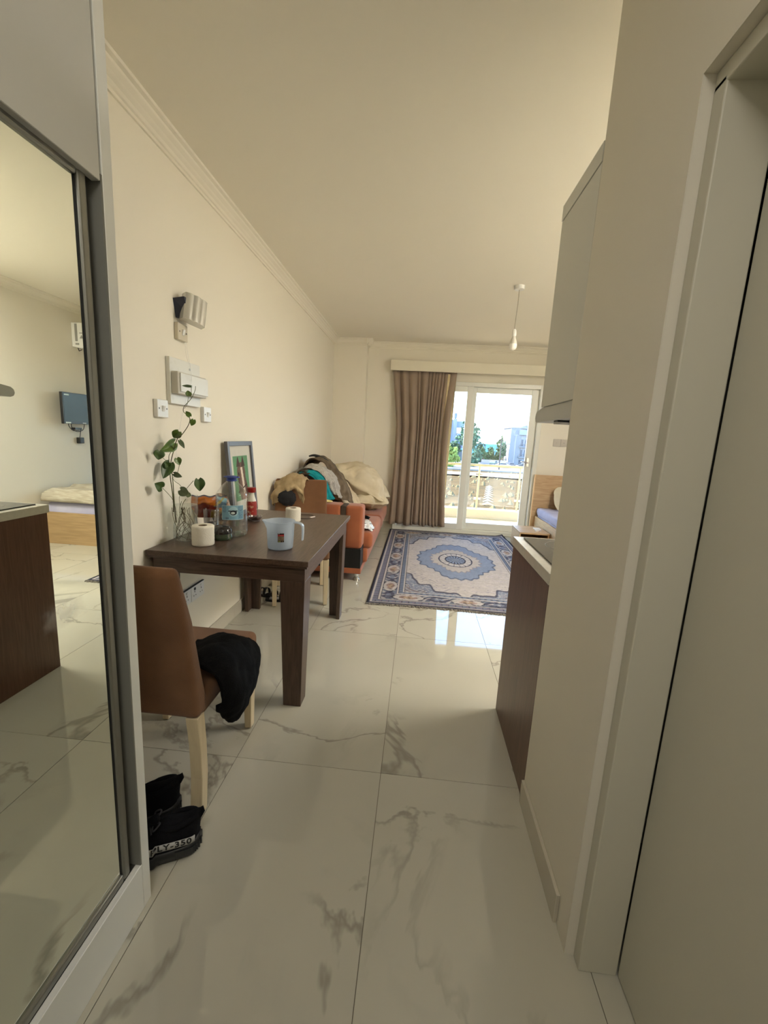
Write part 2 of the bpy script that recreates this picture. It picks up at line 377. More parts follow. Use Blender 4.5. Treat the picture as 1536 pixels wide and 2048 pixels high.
# invented ceiling panels for the added fill lights, each with a glowing face
m_diff = mat('fill_light_diffuser', (.9, .88, .8, 1), .4, emit=((1, .95, .87, 1), 1.0))
for nm, lx, ly, pw in FILL_LIGHTS:
    t = thing('fill_light', 'added flat white fill light panel in the '+nm, 'lamp', (lx, ly, ZC))
    hy = .60 if lx > 1 else .30
    MB().box(lx-.30, lx+.30, ly-hy, ly+hy, ZC-.035, ZC-.001).build('housing', m_white, t, bevel=.003)
    MB().box(lx-.28, lx+.28, ly-hy+.02, ly+hy-.02, ZC-.039, ZC-.035).build('diffuser', m_diff, t)
    ld = bpy.data.lights.new('lamp', 'AREA'); lo = bpy.data.objects.new('lamp', ld); COL.objects.link(lo)  # area light below the panel, added as fill
    ld.shape = 'RECTANGLE'; ld.size = .56; ld.size_y = 2*hy-.04; ld.energy = pw; ld.color = (1, .95, .87); lo.location = (lx, ly, ZC-.045)

# ------------------------------------------------------------------ wardrobe with mirror doors
m_mirror = mat('mirror_silver', (.80, .83, .77, 1), .0, metal=1)
def smudge(m):   # greasy wiped patches on the mirror
    t = m.node_tree; N = t.nodes; L = t.links; b = N['Principled BSDF']
    co = N.new('ShaderNodeTexCoord'); vm = N.new('ShaderNodeVectorMath'); vm.operation = 'SUBTRACT'; vm.inputs[1].default_value = (0, .765, .945)
    mp = N.new('ShaderNodeMapping'); mp.inputs['Rotation'].default_value = (.75, 0, 0); mp.inputs['Scale'].default_value = (0, 18, 34)
    ln = N.new('ShaderNodeVectorMath'); ln.operation = 'LENGTH'; nz = N.new('ShaderNodeTexNoise'); nz.inputs['Scale'].default_value = 45; nz.inputs['Detail'].default_value = 4
    ad = N.new('ShaderNodeMath'); ad.operation = 'MULTIPLY_ADD'; ad.inputs[1].default_value = 1.4
    rp = N.new('ShaderNodeValToRGB'); rp.color_ramp.elements[0].position = .9; rp.color_ramp.elements[0].color = (.28, .28, .28, 1); rp.color_ramp.elements[1].position = 1.7 if False else 1.0; rp.color_ramp.elements[1].color = (0, 0, 0, 1)
    dv = N.new('ShaderNodeMath'); dv.operation = 'MULTIPLY'; dv.inputs[1].default_value = .55
    rp.color_ramp.elements[0].position = .55
    df = N.new('ShaderNodeBsdfDiffuse'); df.inputs[0].default_value = (.8, .8, .78, 1); mx = N.new('ShaderNodeMixShader')
    L.new(co.outputs['Object'], vm.inputs[0]); L.new(vm.outputs[0], mp.inputs[0]); L.new(mp.outputs[0], ln.inputs[0])
    L.new(co.outputs['Object'], nz.inputs['Vector']); L.new(nz.outputs['Fac'], ad.inputs[0]); L.new(ln.outputs['Value'], ad.inputs[2])
    L.new(ad.outputs[0], dv.inputs[0]); L.new(dv.outputs[0], rp.inputs[0]); L.new(rp.outputs[0], mx.inputs[0])
    L.new(b.outputs[0], mx.inputs[1]); L.new(df.outputs[0], mx.inputs[2]); L.new(mx.outputs[0], N['Material Output'].inputs[0])
smudge(m_mirror)
wd = thing('wardrobe', 'tall white wardrobe with mirrored sliding doors along the left of the corridor', 'wardrobe', (-.96, 0, 0))
WORG[wd.name] = Vector((-.96, 0, 0))
MB().box(XL+.001, -.683, .918, .948, 0, ZC-.003).build('side_panel', m_white2, wd, bevel=.001, seg=1)
MB().box(-.764, -.684, .9135, .9178, .146, 1.835).build('inner_sheet', mat('grey_inner_sheet', (.20, .20, .18, 1), .5), wd)  # thin grey sheet over the inner face of the side panel
MB().box(XL+.001, -.765, -1.2, .913, .03, ZC-.01).build('carcass', mat('wardrobe_carcass', (.25, .25, .24, 1), .6), wd)
MB().box(-.765, -.706, -1.2, .917, .03, .135).box(-.70, -.683, -1.2, .917, 0, .146).build('plinth', m_white2, wd, bevel=.0015, seg=1)
MB().box(-.765, -.700, -1.2, .917, .135, .1455).build('bottom_track', m_alu, wd)
MB().box(-.765, -.704, -1.2, .917, 1.835, 1.87).build('top_track', mat('dark_aluminium', (.16, .16, .15, 1), .4, metal=.6), wd)
MB().box(-.702, -.683, .004, .911, 1.82, 2.60).build('upper_door', m_white, wd, bevel=.0012, seg=1)
MB().box(-.702, -.683, -1.2, 0.0, 1.82, 2.60).build('upper_door', m_white, wd, bevel=.0012, seg=1)
sd = ring(-.02, .893, 0, .014, 0, 1.672, .025).v   # in (Y, ., Z): remap to X/Y/Z
def door_frame(y0, y1, z0, z1, xf, t):
    m = MB()
    for a, b, c, d in ((y0, y0+t, z0, z1), (y1-t, y1, z0, z1), (y0+t, y1-t, z0, z0+t), (y0+t, y1-t, z1-t, z1)): m.box(xf-.03, xf, a, b, c, d)
    return m
f1 = door_frame(-.06, .893, .147, 1.832, -.698, .024).build('mirror_door_frame', m_alu, wd, bevel=.006, seg=3)
MB().box(-.712, -.706, -.04, .8695, .168, 1.812).build('mirror', m_mirror, f1)
MB().box(-.7055, -.7035, .8665, .8695, .168, 1.812).build('seal', m_dark, f1)
f2 = door_frame(-1.15, -.03, .147, 1.832, -.731, .024).build('mirror_door_frame', m_alu, wd, bevel=.006, seg=3)
MB().box(-.745, -.739, -1.13, -.05, .168, 1.812).build('mirror', m_mirror, f2)

# ------------------------------------------------------------------ kitchenette
kc = thing('kitchen_base_unit', 'dark brown wood kitchen base unit with a plain end panel under the hob', 'cabinet', (.78, 1.7, 0))
MB().box(.479, .497, 1.433, 1.992, 0, .861).build('end_panel', m_cab, kc, bevel=.001, seg=1)
MB().box(.498, 1.079, 1.434, 1.968, .10, .860).build('carcass', m_white, kc)
MB().box(.498, 1.079, 1.90, 1.915, 0, .10).build('toe_kick', m_cab, kc)
for a, b in ((.50, .787), (.791, 1.078)):
    d = MB().box(a, b, 1.969, 1.987, .104, .856).build('door', m_cab, kc, bevel=.0012, seg=1)
    MB().tube([(b-.03 if a < .6 else a+.03, 1.987, .66), (b-.03 if a < .6 else a+.03, 2.012, .66), (b-.03 if a < .6 else a+.03, 2.012, .80), (b-.03 if a < .6 else a+.03, 1.987, .80)], .005).build('handle', m_chrome, d, smooth=40)
kc = thing('kitchen_base_unit', 'dark brown wood kitchen base unit beside the bedroom wall end of the worktop', 'cabinet', (1.4, 1.7, 0))
MB().box(1.081, 1.78, 1.434, 1.968, .10, .860).build('carcass', m_white, kc)
MB().box(1.081, 1.78, 1.90, 1.915, 0, .10).build('toe_kick', m_cab, kc)
for a, b in ((1.083, 1.43), (1.434, 1.778)):
    d = MB().box(a, b, 1.969, 1.987, .104, .856).build('door', m_cab, kc, bevel=.0012, seg=1)
    MB().tube([(b-.03, 1.987, .66), (b-.03, 2.012, .66), (b-.03, 2.012, .80), (b-.03, 1.987, .80)], .005).build('handle', m_chrome, d, smooth=40)
m_wt = mat('pale_worktop', (.55, .53, .46, 1), .3, spec=.5, col2=(.60, .58, .51, 1), scale=40)
tag(MB().box(.477, 1.80, 1.4335, 2.005, .8615, .903).build('worktop', m_wt, org=(1.1, 1.7, .862), bevel=.002), 'pale stone-look kitchen worktop on brown wood cabinets', 'worktop')
m_hob = mat('black_ceramic_glass', (.022, .022, .024, 1), .06, spec=.6)
hb = thing('ceramic_hob', 'black glass ceramic hob set into the pale worktop', 'hob', (.8, 1.75, .903))
MB().box(.517, 1.095, 1.47, 1.972, .9035, .909).build('glass_plate', m_hob, hb, bevel=.002)
m_zone = mat('grey_cooking_zone_print', (.18, .18, .18, 1), .2)
for cx, cy, r in ((.67, 1.83, .09), (.94, 1.83, .075), (.67, 1.60, .075), (.94, 1.60, .09)):
    MB().lathe([(r, .9092), (r+.003, .9092)], (cx, cy, 0), 40).build('cooking_zone', m_zone, hb)
uc = thing('kitchen_wall_unit', 'pale grey kitchen wall cabinet above the extractor hood', 'cabinet', (.78, 1.6, 1.487))
m_unit = mat('pale_grey_laminate', (.60, .60, .55, 1), .4)
MB().box(.479, .497, 1.433, 1.784, 1.487, 2.160).build('end_panel', m_unit, uc, bevel=.001, seg=1)
MB().box(.498, 1.08, 1.433, 1.76, 1.487, 2.160).build('carcass', m_unit, uc)
MB().box(.499, 1.078, 1.762, 1.780, 1.49, 2.157).build('door', m_unit, uc, bevel=.0012, seg=1)
MB().box(.477, 1.08, 1.433, 1.786, 2.1625, 2.216).build('top_trim', m_unit, uc, bevel=.001, seg=1)
hd = thing('cooker_hood', 'grey pull-out cooker hood under the wall cabinet', 'cooker hood', (.78, 1.65, 1.43))
hp = [(1.4335, 1.432), (1.865, 1.430), (1.880, 1.436), (1.888, 1.450), (1.884, 1.466), (1.870, 1.476), (1.80, 1.4865), (1.4335, 1.4865)]
MB().prism(hp, 'x', .487, 1.072).build('hood_body', mat('grey_hood_metal', (.50, .51, .50, 1), .4, metal=.2), hd, bevel=.0015)
MB().box(.54, 1.02, 1.52, 1.80, 1.424, 1.431).build('grease_filter', m_alu, hd)
MB().box(.50, .56, 1.62, 1.67, 1.424, 1.431).build('switch_panel', m_black, hd, bevel=.002)
MB().disc((.82, 1.84, 1.430), (0, 0, -1), .02, .004).build('lamp_lens', m_plastic, hd)
tag(MB().box(.482, 1.80, 1.4305, 1.4395, .904, 1.4865).build('splashback', m_unit, org=(1.1, 1.435, .904)), 'thin pale splashback panel between worktop and hood', 'splashback')

# ------------------------------------------------------------------ dining table
TX0, TX1, TY0, TY1, TZ = -1.243, -.466, 1.81, 3.0, .76
dt = thing('dining_table', 'dark walnut-look dining table with tapered legs against the left wall', 'table', (-.855, 2.4, 0))
MB().box(TX0, TX1, TY0, TY1, .7335, TZ).build('tabletop', m_table, dt, bevel=.0025)
MB().box(TX0+.006, TX1-.007, TY0+.007, TY1-.007, .722, .7335).build('tabletop_underlayer', m_table_x, dt, bevel=.001, seg=1)
ax0, ax1, ay0, ay1 = TX0+.018, TX1-.022, TY0+.028, TY1-.024
for nm, bb, mm in (('apron', (ax0, ax1, ay0, ay0+.022), m_table_x), ('apron', (ax0, ax1, ay1-.022, ay1), m_table_x), ('apron', (ax0, ax0+.022, ay0+.022, ay1-.022), m_table), ('apron', (ax1-.022, ax1, ay0+.022, ay1-.022), m_table)):
    MB().box(*bb, .650, .722).build(nm, mm, dt, bevel=.001, seg=1)
def lleg(cx, cy, sx, sy, z1=.650, tb=.088, tt=.118, t=.026):
    def P(w): return [(0, 0), (w, 0), (w, t), (t, t), (t, w), (0, w)]
    vs = [(cx+sx*(a+.012), cy+sy*(b+.012), 0) for a, b in P(tb)]+[(cx+sx*a, cy+sy*b, z1) for a, b in P(tt)]
    return MB().add(vs, [tuple(range(6)), tuple(range(11, 5, -1))]+[(i, i+6, (i+1) % 6+6, (i+1) % 6) for i in range(6)])
for cx, cy, sx, sy in ((ax0, ay0, 1, 1), (ax1, ay0, -1, 1), (ax0, ay1, 1, -1), (ax1, ay1, -1, -1)):
    lleg(cx, cy, sx, sy).build('leg', m_table_v, dt, bevel=.0015, seg=1)

# ------------------------------------------------------------------ dining chairs
m_suede = mat('brown_suede', (108, 76, 52), .88, spec=.15, col2=(126, 91, 64), scale=5, sheen=.15, bump=.25, bscale=350)
m_leg = mat('cream_painted_wood', (.66, .56, .38, 1), .5, col2=(.60, .50, .33, 1), scale=10, stretch=(6, 6, .6))
def make_chair(name, label, loc, rz, grp):
    t = thing(name, label, 'chair', loc, rz, grp)
    hw = .222
    # seat cushion
    MB().box(-hw, hw, -.235, .262, .372, .458).build('seat', m_suede, t, local=True, bevel=.028, seg=4, smooth=180)
    rear = [(-.262, .385), (-.288, .55), (-.330, .75), (-.378, .925)]; fr_ = [(-.340, .942), (-.268, .74), (-.222, .54), (-.180, .385)]
    MB().prism(rear+fr_, 'x', -hw, hw).build('backrest', m_suede, t, local=True, bevel=.022, seg=4, smooth=180)
    for sx in (-1, 1):
        a = sx*(hw-.006); b = sx*(hw-.048)
        x0, x1 = min(a, b), max(a, b)
        MB().frustum((x0+.006, x1-.006, .205, .243, .004), (x0, x1, .197, .245, .374)).build('leg', m_leg, t, local=True, bevel=.002, seg=1)
        l = MB()
        ys = [(-.246, -.208), (-.236, -.196), (-.242, -.200), (-.258, -.212)]; zs = [.004, .14, .27, .386]
        l.grid([[(x, y_, z) for x, y_ in ((x0, ya), (x1, ya), (x1, yb), (x0, yb))] for (ya, yb), z in zip(ys, zs)], cv=True); l.f += [(3, 2, 1, 0), (12, 13, 14, 15)]
        l.build('leg', m_leg, t, local=True, bevel=.002, seg=1)
        for yy in (.224, -.227):
            MB().cyl(((x0+x1)/2, yy), .014, 0, .0045, 12).build('foot_glide', m_dark, t, local=True)
    return t
make_chair('dining_chair', 'brown suede dining chair with cream legs holding a black garment in the foreground', (-.885, 1.455, 0), 0, 'brown suede dining chairs')
make_chair('dining_chair', 'brown suede dining chair at the far end of the table with khaki trousers over it', (-.912, 3.29, 0), math.radians(196), 'brown suede dining chairs')

# ------------------------------------------------------------------ cloth tools
def crom(P, n):   # resample a row list of points with Catmull-Rom
    P = np.asarray(P, float); m = len(P); outp = []
    for t in np.linspace(0, m-1, n):
        i = min(int(t), m-2); u = t-i
        p0 = P[max(i-1, 0)]; p1 = P[i]; p2 = P[i+1]; p3 = P[min(i+2, m-1)]
        outp.append(.5*((2*p1)+(-p0+p2)*u+(2*p0-5*p1+4*p2-p3)*u*u+(-p0+3*p1-3*p2+p3)*u**3))
    return np.array(outp)
def fbm(x, y, z, s=0):
    return noise.fractal(Vector((x+s*7.3, y-s*3.1, z+s)), 1.0, 2.0, 3)
def drape(name, ctrl, mt, org, nu=44, nv=44, amp=.012, freq=9, fold=0, foldf=8, thick=.004, seed=0, parent=None):
    G = np.array([crom(r, nv) for r in ctrl]); G = np.array([crom(G[:, j], nu) for j in range(nv)]).transpose(1, 0, 2)
    du = np.gradient(G, axis=0); dv = np.gradient(G, axis=1); N_ = np.cross(du, dv); N_ /= (np.linalg.norm(N_, axis=2, keepdims=True)+1e-9)
    for i in range(nu):
        for j in range(nv):
            x, y_, z = G[i, j]*freq
            w = fbm(x, y_, z, seed); r = 1-abs(fbm(x*.6+3, y_*.6, z*.6, seed+2))*2.2
            a = amp*(.6*w+.5*r*.8)
            if fold: a += fold*math.sin(foldf*2*PI*j/(nv-1)+2.2*w+seed)
            G[i, j] += N_[i, j]*a
    return MB().grid([[tuple(p) for p in row] for row in G]).build(name, mt, parent, org=org, smooth=180, solid=thick)
def pillow(name, mt, c, size, rot, wr=.02, seed=0, pinch=.0, n=40, org=None, parent=None, freq=2.2, sq=.5):
    M_ = Matrix.Rotation(rot[2], 4, 'Z') @ Matrix.Rotation(rot[1], 4, 'Y') @ Matrix.Rotation(rot[0], 4, 'X')
    rows = []
    for i in range(n+1):
        th = -PI/2+PI*i/n; row = []
        for k in range(2*n):
            ph = 2*PI*k/(2*n)
            ct, st = math.cos(th), math.sin(th); cp, sp = math.cos(ph), math.sin(ph)
            e = sq; px = abs(ct)**.7*(abs(cp)**e)*(1 if cp > 0 else -1); py = abs(ct)**.7*(abs(sp)**e)*(1 if sp > 0 else -1); pz = (abs(st)**.9)*(1 if st > 0 else -1)
            rr = math.hypot(px, py); pz *= max(.12, 1-.75*rr**3)
            v = Vector((px*size[0]/2, py*size[1]/2, pz*size[2]/2))
            w = fbm(v.x/size[0]*freq*2, v.y/size[0]*freq*2, v.z*4, seed); w2 = 1-2*abs(fbm(v.x*freq*2.4+5, v.y*freq*2.4, v.z*3, seed+4))
            v += Vector((px*.3, py*.3, pz+.001)).normalized()*wr*(w*.9+w2*.35)
            row.append(tuple(M_ @ v+Vector(c)))
        rows.append(row)
    return MB().grid(rows, cv=True).build(name, mt, parent, org=org if org is not None else c, smooth=180)
def blob(name, mt, c, size, rz=0, wr=.2, freq=3, seed=0, n=28, flat=0, parent=None, org=None):
    rows = []
    for i in range(n+1):
        th = -PI/2+PI*i/n; row = []
        for k in range(2*n):
            ph = PI*k/n; d = Vector((math.cos(th)*math.cos(ph), math.cos(th)*math.sin(ph), math.sin(th)))
            r = 1+wr*(fbm(d.x*freq, d.y*freq, d.z*freq, seed)+.6*(1-2*abs(fbm(d.x*freq*1.3, d.y*freq*1.3+4, d.z*freq*1.3, seed+1))))
            p = Vector((d.x*size[0]/2*r, d.y*size[1]/2*r, d.z*size[2]/2*r)); p = Matrix.Rotation(rz, 3, 'Z') @ p
            p += Vector(c)
            if flat and p.z < flat: p.z = flat+.0005*i
            row.append(tuple(p))
        rows.append(row)
    return MB().grid(rows, cv=True).build(name, mt, parent, org=org if org is not None else c, smooth=180)
def cloth(name, c1, c2, sc=25, bump=.3, rough=.9, **k): return mat(name, c1, rough, spec=.15, col2=c2, scale=sc, bump=bump, bscale=260, **k)
m_blackcloth = cloth('black_fleece', (4, 4, 5), (10, 10, 12), 12, .5)
m_khaki = cloth('khaki_cotton', (158, 138, 106), (178, 158, 124), 12)
m_grey = cloth('grey_striped_knit', (150, 146, 142), (186, 182, 176), 30, stretch=(1, 6, 1))
m_teal = cloth('teal_jersey', (20, 128, 138), (34, 150, 158), 10)
m_cream = cloth('cream_bedding', (200, 188, 162), (212, 202, 180), 5, .12)
m_brownc = cloth('dark_brown_cloth', (58, 48, 40), (84, 72, 60), 14)

# black fleece hanging over the seat edge of the near chair
gb = [[(-.83, 1.285, .50), (-.80, 1.36, .515), (-.80, 1.45, .51), (-.82, 1.53, .485)],
      [(-.74, 1.270, .53), (-.72, 1.35, .55), (-.72, 1.47, .53), (-.74, 1.57, .49)],
      [(-.655, 1.268, .515), (-.640, 1.33, .545), (-.640, 1.46, .53), (-.650, 1.58, .47)],
      [(-.622, 1.268, .46), (-.595, 1.32, .47), (-.592, 1.45, .46), (-.615, 1.58, .42)],
      [(-.622, 1.275, .41), (-.585, 1.33, .39), (-.585, 1.44, .38), (-.615, 1.56, .36)],
      [(-.640, 1.29, .37), (-.610, 1.33, .30), (-.610, 1.41, .285), (-.635, 1.52, .33)],
      [(-.650, 1.31, .37), (-.640, 1.35, .31), (-.640, 1.41, .30), (-.650, 1.50, .35)]]
tag(drape('black_fleece', gb, m_blackcloth, (-.68, 1.42, .46), amp=.016, freq=14, thick=.02, seed=3), 'crumpled black fleece hanging over the side of the near chair seat', 'garment')

# ------------------------------------------------------------------ sofa
m_terra = mat('terracotta_microfibre', (150, 86, 58), .8, spec=.2, col2=(164, 98, 66), scale=4, sheen=.25, bump=.15, bscale=300)
m_blk = mat('black_leatherette', (26, 25, 24), .45, spec=.4, bump=.1, bscale=200)
m_strap = mat('dark_taupe_strap', (70, 56, 44), .6)
sf = thing('sofa', 'terracotta orange sofa with black trimmed armrest along the left wall', 'sofa', (-.83, 4.85, 0))
SY0, SY1 = 3.712, 5.98
MB().box(-1.235, -.462, SY0, SY1, .075, .128).build('base_plinth', m_terra, sf, bevel=.006)
MB().box(-1.235, -.468, SY0+.002, SY0+.20, .128, .313).build('arm_base', m_blk, sf, bevel=.004)
MB().box(-.625, -.464, SY0-.004, SY0+.20, .312, .712).build('armrest', m_terra, sf, bevel=.03, seg=4, smooth=180)
MB().box(-1.235, -.665, SY0-.004, SY0+.20, .312, .712).build('armrest', m_terra, sf, bevel=.03, seg=4, smooth=180)
MB().box(-.672, -.618, SY0+.004, SY0+.192, .31, .706).build('armrest_band', m_strap, sf, bevel=.01, seg=3)
MB().box(-1.235, -.468, SY1-.2, SY1, .128, .70).build('armrest', m_terra, sf, bevel=.03, seg=4, smooth=180)
MB().box(-1.20, -.43, SY0+.205, SY1-.205, .128, .27).build('seat_base', m_terra, sf, bevel=.02, seg=3, smooth=180)
for a, b in ((SY0+.203, 4.86), (4.865, SY1-.203)):
    MB().box(-1.02, -.385, a, b, .262, .425).build('seat_cushion', m_terra, sf, bevel=.045, seg=5, smooth=180)
    t = MB().prism([(-1.235, .26), (-1.04, .26), (-1.0, .43), (-1.05, .84), (-1.12, .88), (-1.235, .86)], 'y', a, b)
    t.build('back_cushion', m_terra, sf, bevel=.04, seg=4, smooth=180)
for x in (-.508, -1.18):
    for y in (SY0+.055, SY1-.06):
        MB().lathe([(.0001, 0), (.032, 0), (.030, .012), (.020, .03), (.022, .05), (.030, .074), (.0001, .074)], (x, y, 0), 20).build('leg', m_chrome, sf, smooth=40)

# laundry on the sofa and the far chair
tag(drape('khaki_trousers', [
    [(-1.235, 3.50, .70), (-1.22, 3.47, .72), (-1.17, 3.46, .74), (-1.10, 3.46, .80), (-1.03, 3.48, .86), (-.99, 3.50, .78), (-.955, 3.49, .74)],
    [(-1.235, 3.50, .80), (-1.21, 3.45, .80), (-1.16, 3.45, .82), (-1.09, 3.455, .86), (-1.03, 3.47, .90), (-.985, 3.48, .86), (-.945, 3.48, .81)],
    [(-1.235, 3.53, .86), (-1.20, 3.50, .89), (-1.15, 3.50, .91), (-1.09, 3.51, .945), (-1.03, 3.52, .975), (-.98, 3.54, .955), (-.95, 3.55, .92)],
    [(-1.235, 3.60, .87), (-1.20, 3.59, .90), (-1.15, 3.60, .93), (-1.08, 3.61, .96), (-1.02, 3.61, .985), (-.98, 3.62, .96), (-.95, 3.62, .93)],
    [(-1.235, 3.66, .78), (-1.20, 3.67, .80), (-1.14, 3.685, .82), (-1.07, 3.69, .84), (-1.01, 3.70, .84), (-.97, 3.70, .82), (-.94, 3.69, .80)]],
    m_khaki, (-1.1, 3.56, .85), nu=60, nv=70, amp=.042, freq=10, fold=.004, foldf=3, thick=.006, seed=9), 'crumpled khaki trousers thrown over the back of the far dining chair', 'clothes')
tag(blob('dark_cap', mat('charcoal_cap', (.012, .012, .014, 1), .9), (-1.085, 3.462, .785), (.145, .06, .13), .35, .12, 2, 8), 'dark cap hanging on the far chair back below the khaki trousers', 'cap')
tag(drape('teal_shirt', [
    [(-1.16, 3.96, .93), (-1.12, 3.99, .96), (-1.08, 4.03, .965), (-1.03, 4.08, .955)],
    [(-1.06, 3.94, .95), (-1.03, 3.97, .975), (-.99, 4.02, .97), (-.97, 4.10, .95)],
    [(-.965, 3.95, .90), (-.92, 3.98, .91), (-.90, 4.03, .90), (-.90, 4.12, .88)],
    [(-.93, 3.94, .80), (-.86, 3.97, .80), (-.85, 4.03, .80), (-.86, 4.12, .79)],
    [(-.91, 3.935, .72), (-.83, 3.96, .715), (-.80, 4.02, .71), (-.81, 4.10, .70)]],
    m_teal, (-.92, 4.0, .85), amp=.012, freq=12, fold=.007, foldf=4, thick=.004, seed=2), 'teal shirt hanging over the sofa back between grey laundry', 'clothes')
tag(drape('grey_striped_shirt', [
    [(-1.20, 4.06, .93), (-1.19, 4.14, .95), (-1.18, 4.24, .96), (-1.17, 4.36, .95)],
    [(-1.10, 4.03, .985), (-1.08, 4.12, 1.01), (-1.07, 4.22, 1.02), (-1.06, 4.36, 1.00)],
    [(-.99, 4.02, .99), (-.97, 4.12, 1.01), (-.95, 4.22, 1.00), (-.94, 4.36, .98)],
    [(-.90, 4.03, .91), (-.86, 4.11, .92), (-.84, 4.22, .91), (-.84, 4.34, .90)],
    [(-.885, 4.08, .83), (-.82, 4.12, .82), (-.79, 4.20, .80), (-.80, 4.30, .80)],
    [(-.86, 4.12, .76), (-.79, 4.14, .74), (-.76, 4.20, .70), (-.77, 4.28, .70)]],
    m_grey, (-.95, 4.15, .9), nu=56, amp=.022, freq=11, fold=.006, foldf=5, thick=.004, seed=7), 'light grey striped shirt heaped on the sofa back above the teal shirt', 'clothes')
tag(drape('brown_coat', [
    [(-1.21, 4.35, .96), (-1.20, 4.45, .99), (-1.20, 4.6, .98), (-1.19, 4.8, .96)],
    [(-1.10, 4.30, 1.06), (-1.09, 4.45, 1.09), (-1.08, 4.6, 1.08), (-1.09, 4.8, 1.02)],
    [(-1.00, 4.32, 1.06), (-.98, 4.45, 1.08), (-.97, 4.6, 1.05), (-.98, 4.8, .98)],
    [(-.90, 4.32, .93), (-.86, 4.45, .94), (-.84, 4.6, .90), (-.85, 4.75, .86)],
    [(-.84, 4.35, .80), (-.78, 4.45, .80), (-.75, 4.55, .74), (-.76, 4.7, .70)],
    [(-.80, 4.40, .66), (-.73, 4.48, .64), (-.70, 4.58, .60), (-.71, 4.7, .58)]],
    cloth('taupe_coat_cloth', (120, 106, 88), (84, 72, 58), 9), (-.95, 4.5, .9), nu=56, amp=.03, freq=9, thick=.01, seed=12), 'taupe brown coat bunched between the grey shirt and the cream pillow', 'clothes')
tag(blob('laundry_bundle', m_brownc, (-1.08, 4.28, .955), (.22, .70, .10), 0, .12, 2, 3), 'dark brown laundry bundle underneath the shirts on the sofa', 'clothes')
tag(MB().tube([tuple(p) for p in crom([(-1.14, 4.36, 1.10), (-1.08, 4.38, 1.11), (-.99, 4.42, 1.075), (-.90, 4.46, 1.0), (-.85, 4.5, .93)], 24)], [.006+.012*math.sin(PI*i/23) for i in range(24)], 8).build('black_belt', m_black, org=(-1.0, 4.42, 1.05), smooth=180), 'black strap lying over the top of the clothes heap', 'strap')
tag(pillow('cream_pillow', m_cream, (-.70, 5.33, .755), (.76, .58, .36), (.18, .50, .15), .055, 2, freq=2.4), 'large plump cream pillow on top of the folded duvet at the sofa end', 'pillow')
tag(pillow('folded_duvet', m_cream, (-.69, 5.33, .545), (.64, .76, .22), (0, .04, .05), .06, 9, freq=3.0), 'crumpled cream duvet on the sofa seat under the big pillow', 'duvet')
tag(drape('cream_sheet', [
    [(-1.05, 4.78, .72), (-1.04, 4.9, .76), (-1.03, 5.05, .78)],
    [(-.93, 4.75, .70), (-.90, 4.88, .76), (-.89, 5.02, .80)],
    [(-.84, 4.75, .58), (-.79, 4.85, .62), (-.76, 5.0, .68)],
    [(-.80, 4.78, .48), (-.72, 4.85, .50), (-.68, 4.98, .54)],
    [(-.76, 4.82, .435), (-.66, 4.86, .435), (-.60, 4.98, .445)]], m_cream, (-.85, 4.9, .6), amp=.035, freq=9, thick=.012, seed=4), 'crumpled cream sheet tumbling down beside the taupe coat', 'sheet')
tag(drape('black_sock', [[(-.66, 4.62, .43), (-.60, 4.62, .435), (-.53, 4.60, .43), (-.50, 4.58, .43)], [(-.66, 4.66, .432), (-.60, 4.67, .45), (-.53, 4.65, .45), (-.50, 4.63, .432)], [(-.65, 4.70, .43), (-.60, 4.71, .43), (-.53, 4.70, .43), (-.50, 4.69, .43)]], m_blackcloth, (-.58, 4.65, .43), nu=16, nv=20, amp=.008, thick=.008, seed=1), 'small black sock lying on the orange sofa seat', 'sock')
tag(drape('white_plastic_bag', [[(-.53, 4.00, .43), (-.49, 3.97, .46), (-.44, 3.99, .45), (-.40, 4.02, .42)], [(-.53, 4.08, .45), (-.49, 4.06, .52), (-.44, 4.06, .52), (-.395, 4.08, .44)], [(-.53, 4.16, .44), (-.49, 4.15, .49), (-.44, 4.15, .48), (-.40, 4.16, .43)], [(-.52, 4.22, .43), (-.49, 4.22, .43), (-.44, 4.22, .43), (-.41, 4.2, .43)]], mat('white_glossy_plastic_bag', (215, 220, 226), .25, col2=(70, 80, 100), scale=22, stretch=(1, 1, 4), lo=.58, hi=.62), (-.46, 4.1, .43), nu=28, nv=28, amp=.02, freq=22, thick=.002, seed=6), 'crumpled white and blue plastic bag on the sofa seat beside the armrest', 'bag')
tag(pillow('yellow_cloth', cloth('pale_yellow_cotton', (214, 196, 130), (226, 210, 150)), (-.87, 3.83, .722), (.20, .10, .03), (0, 0, .1), .006, 3, n=16), 'small pale yellow cloth on top of the sofa armrest', 'cloth')

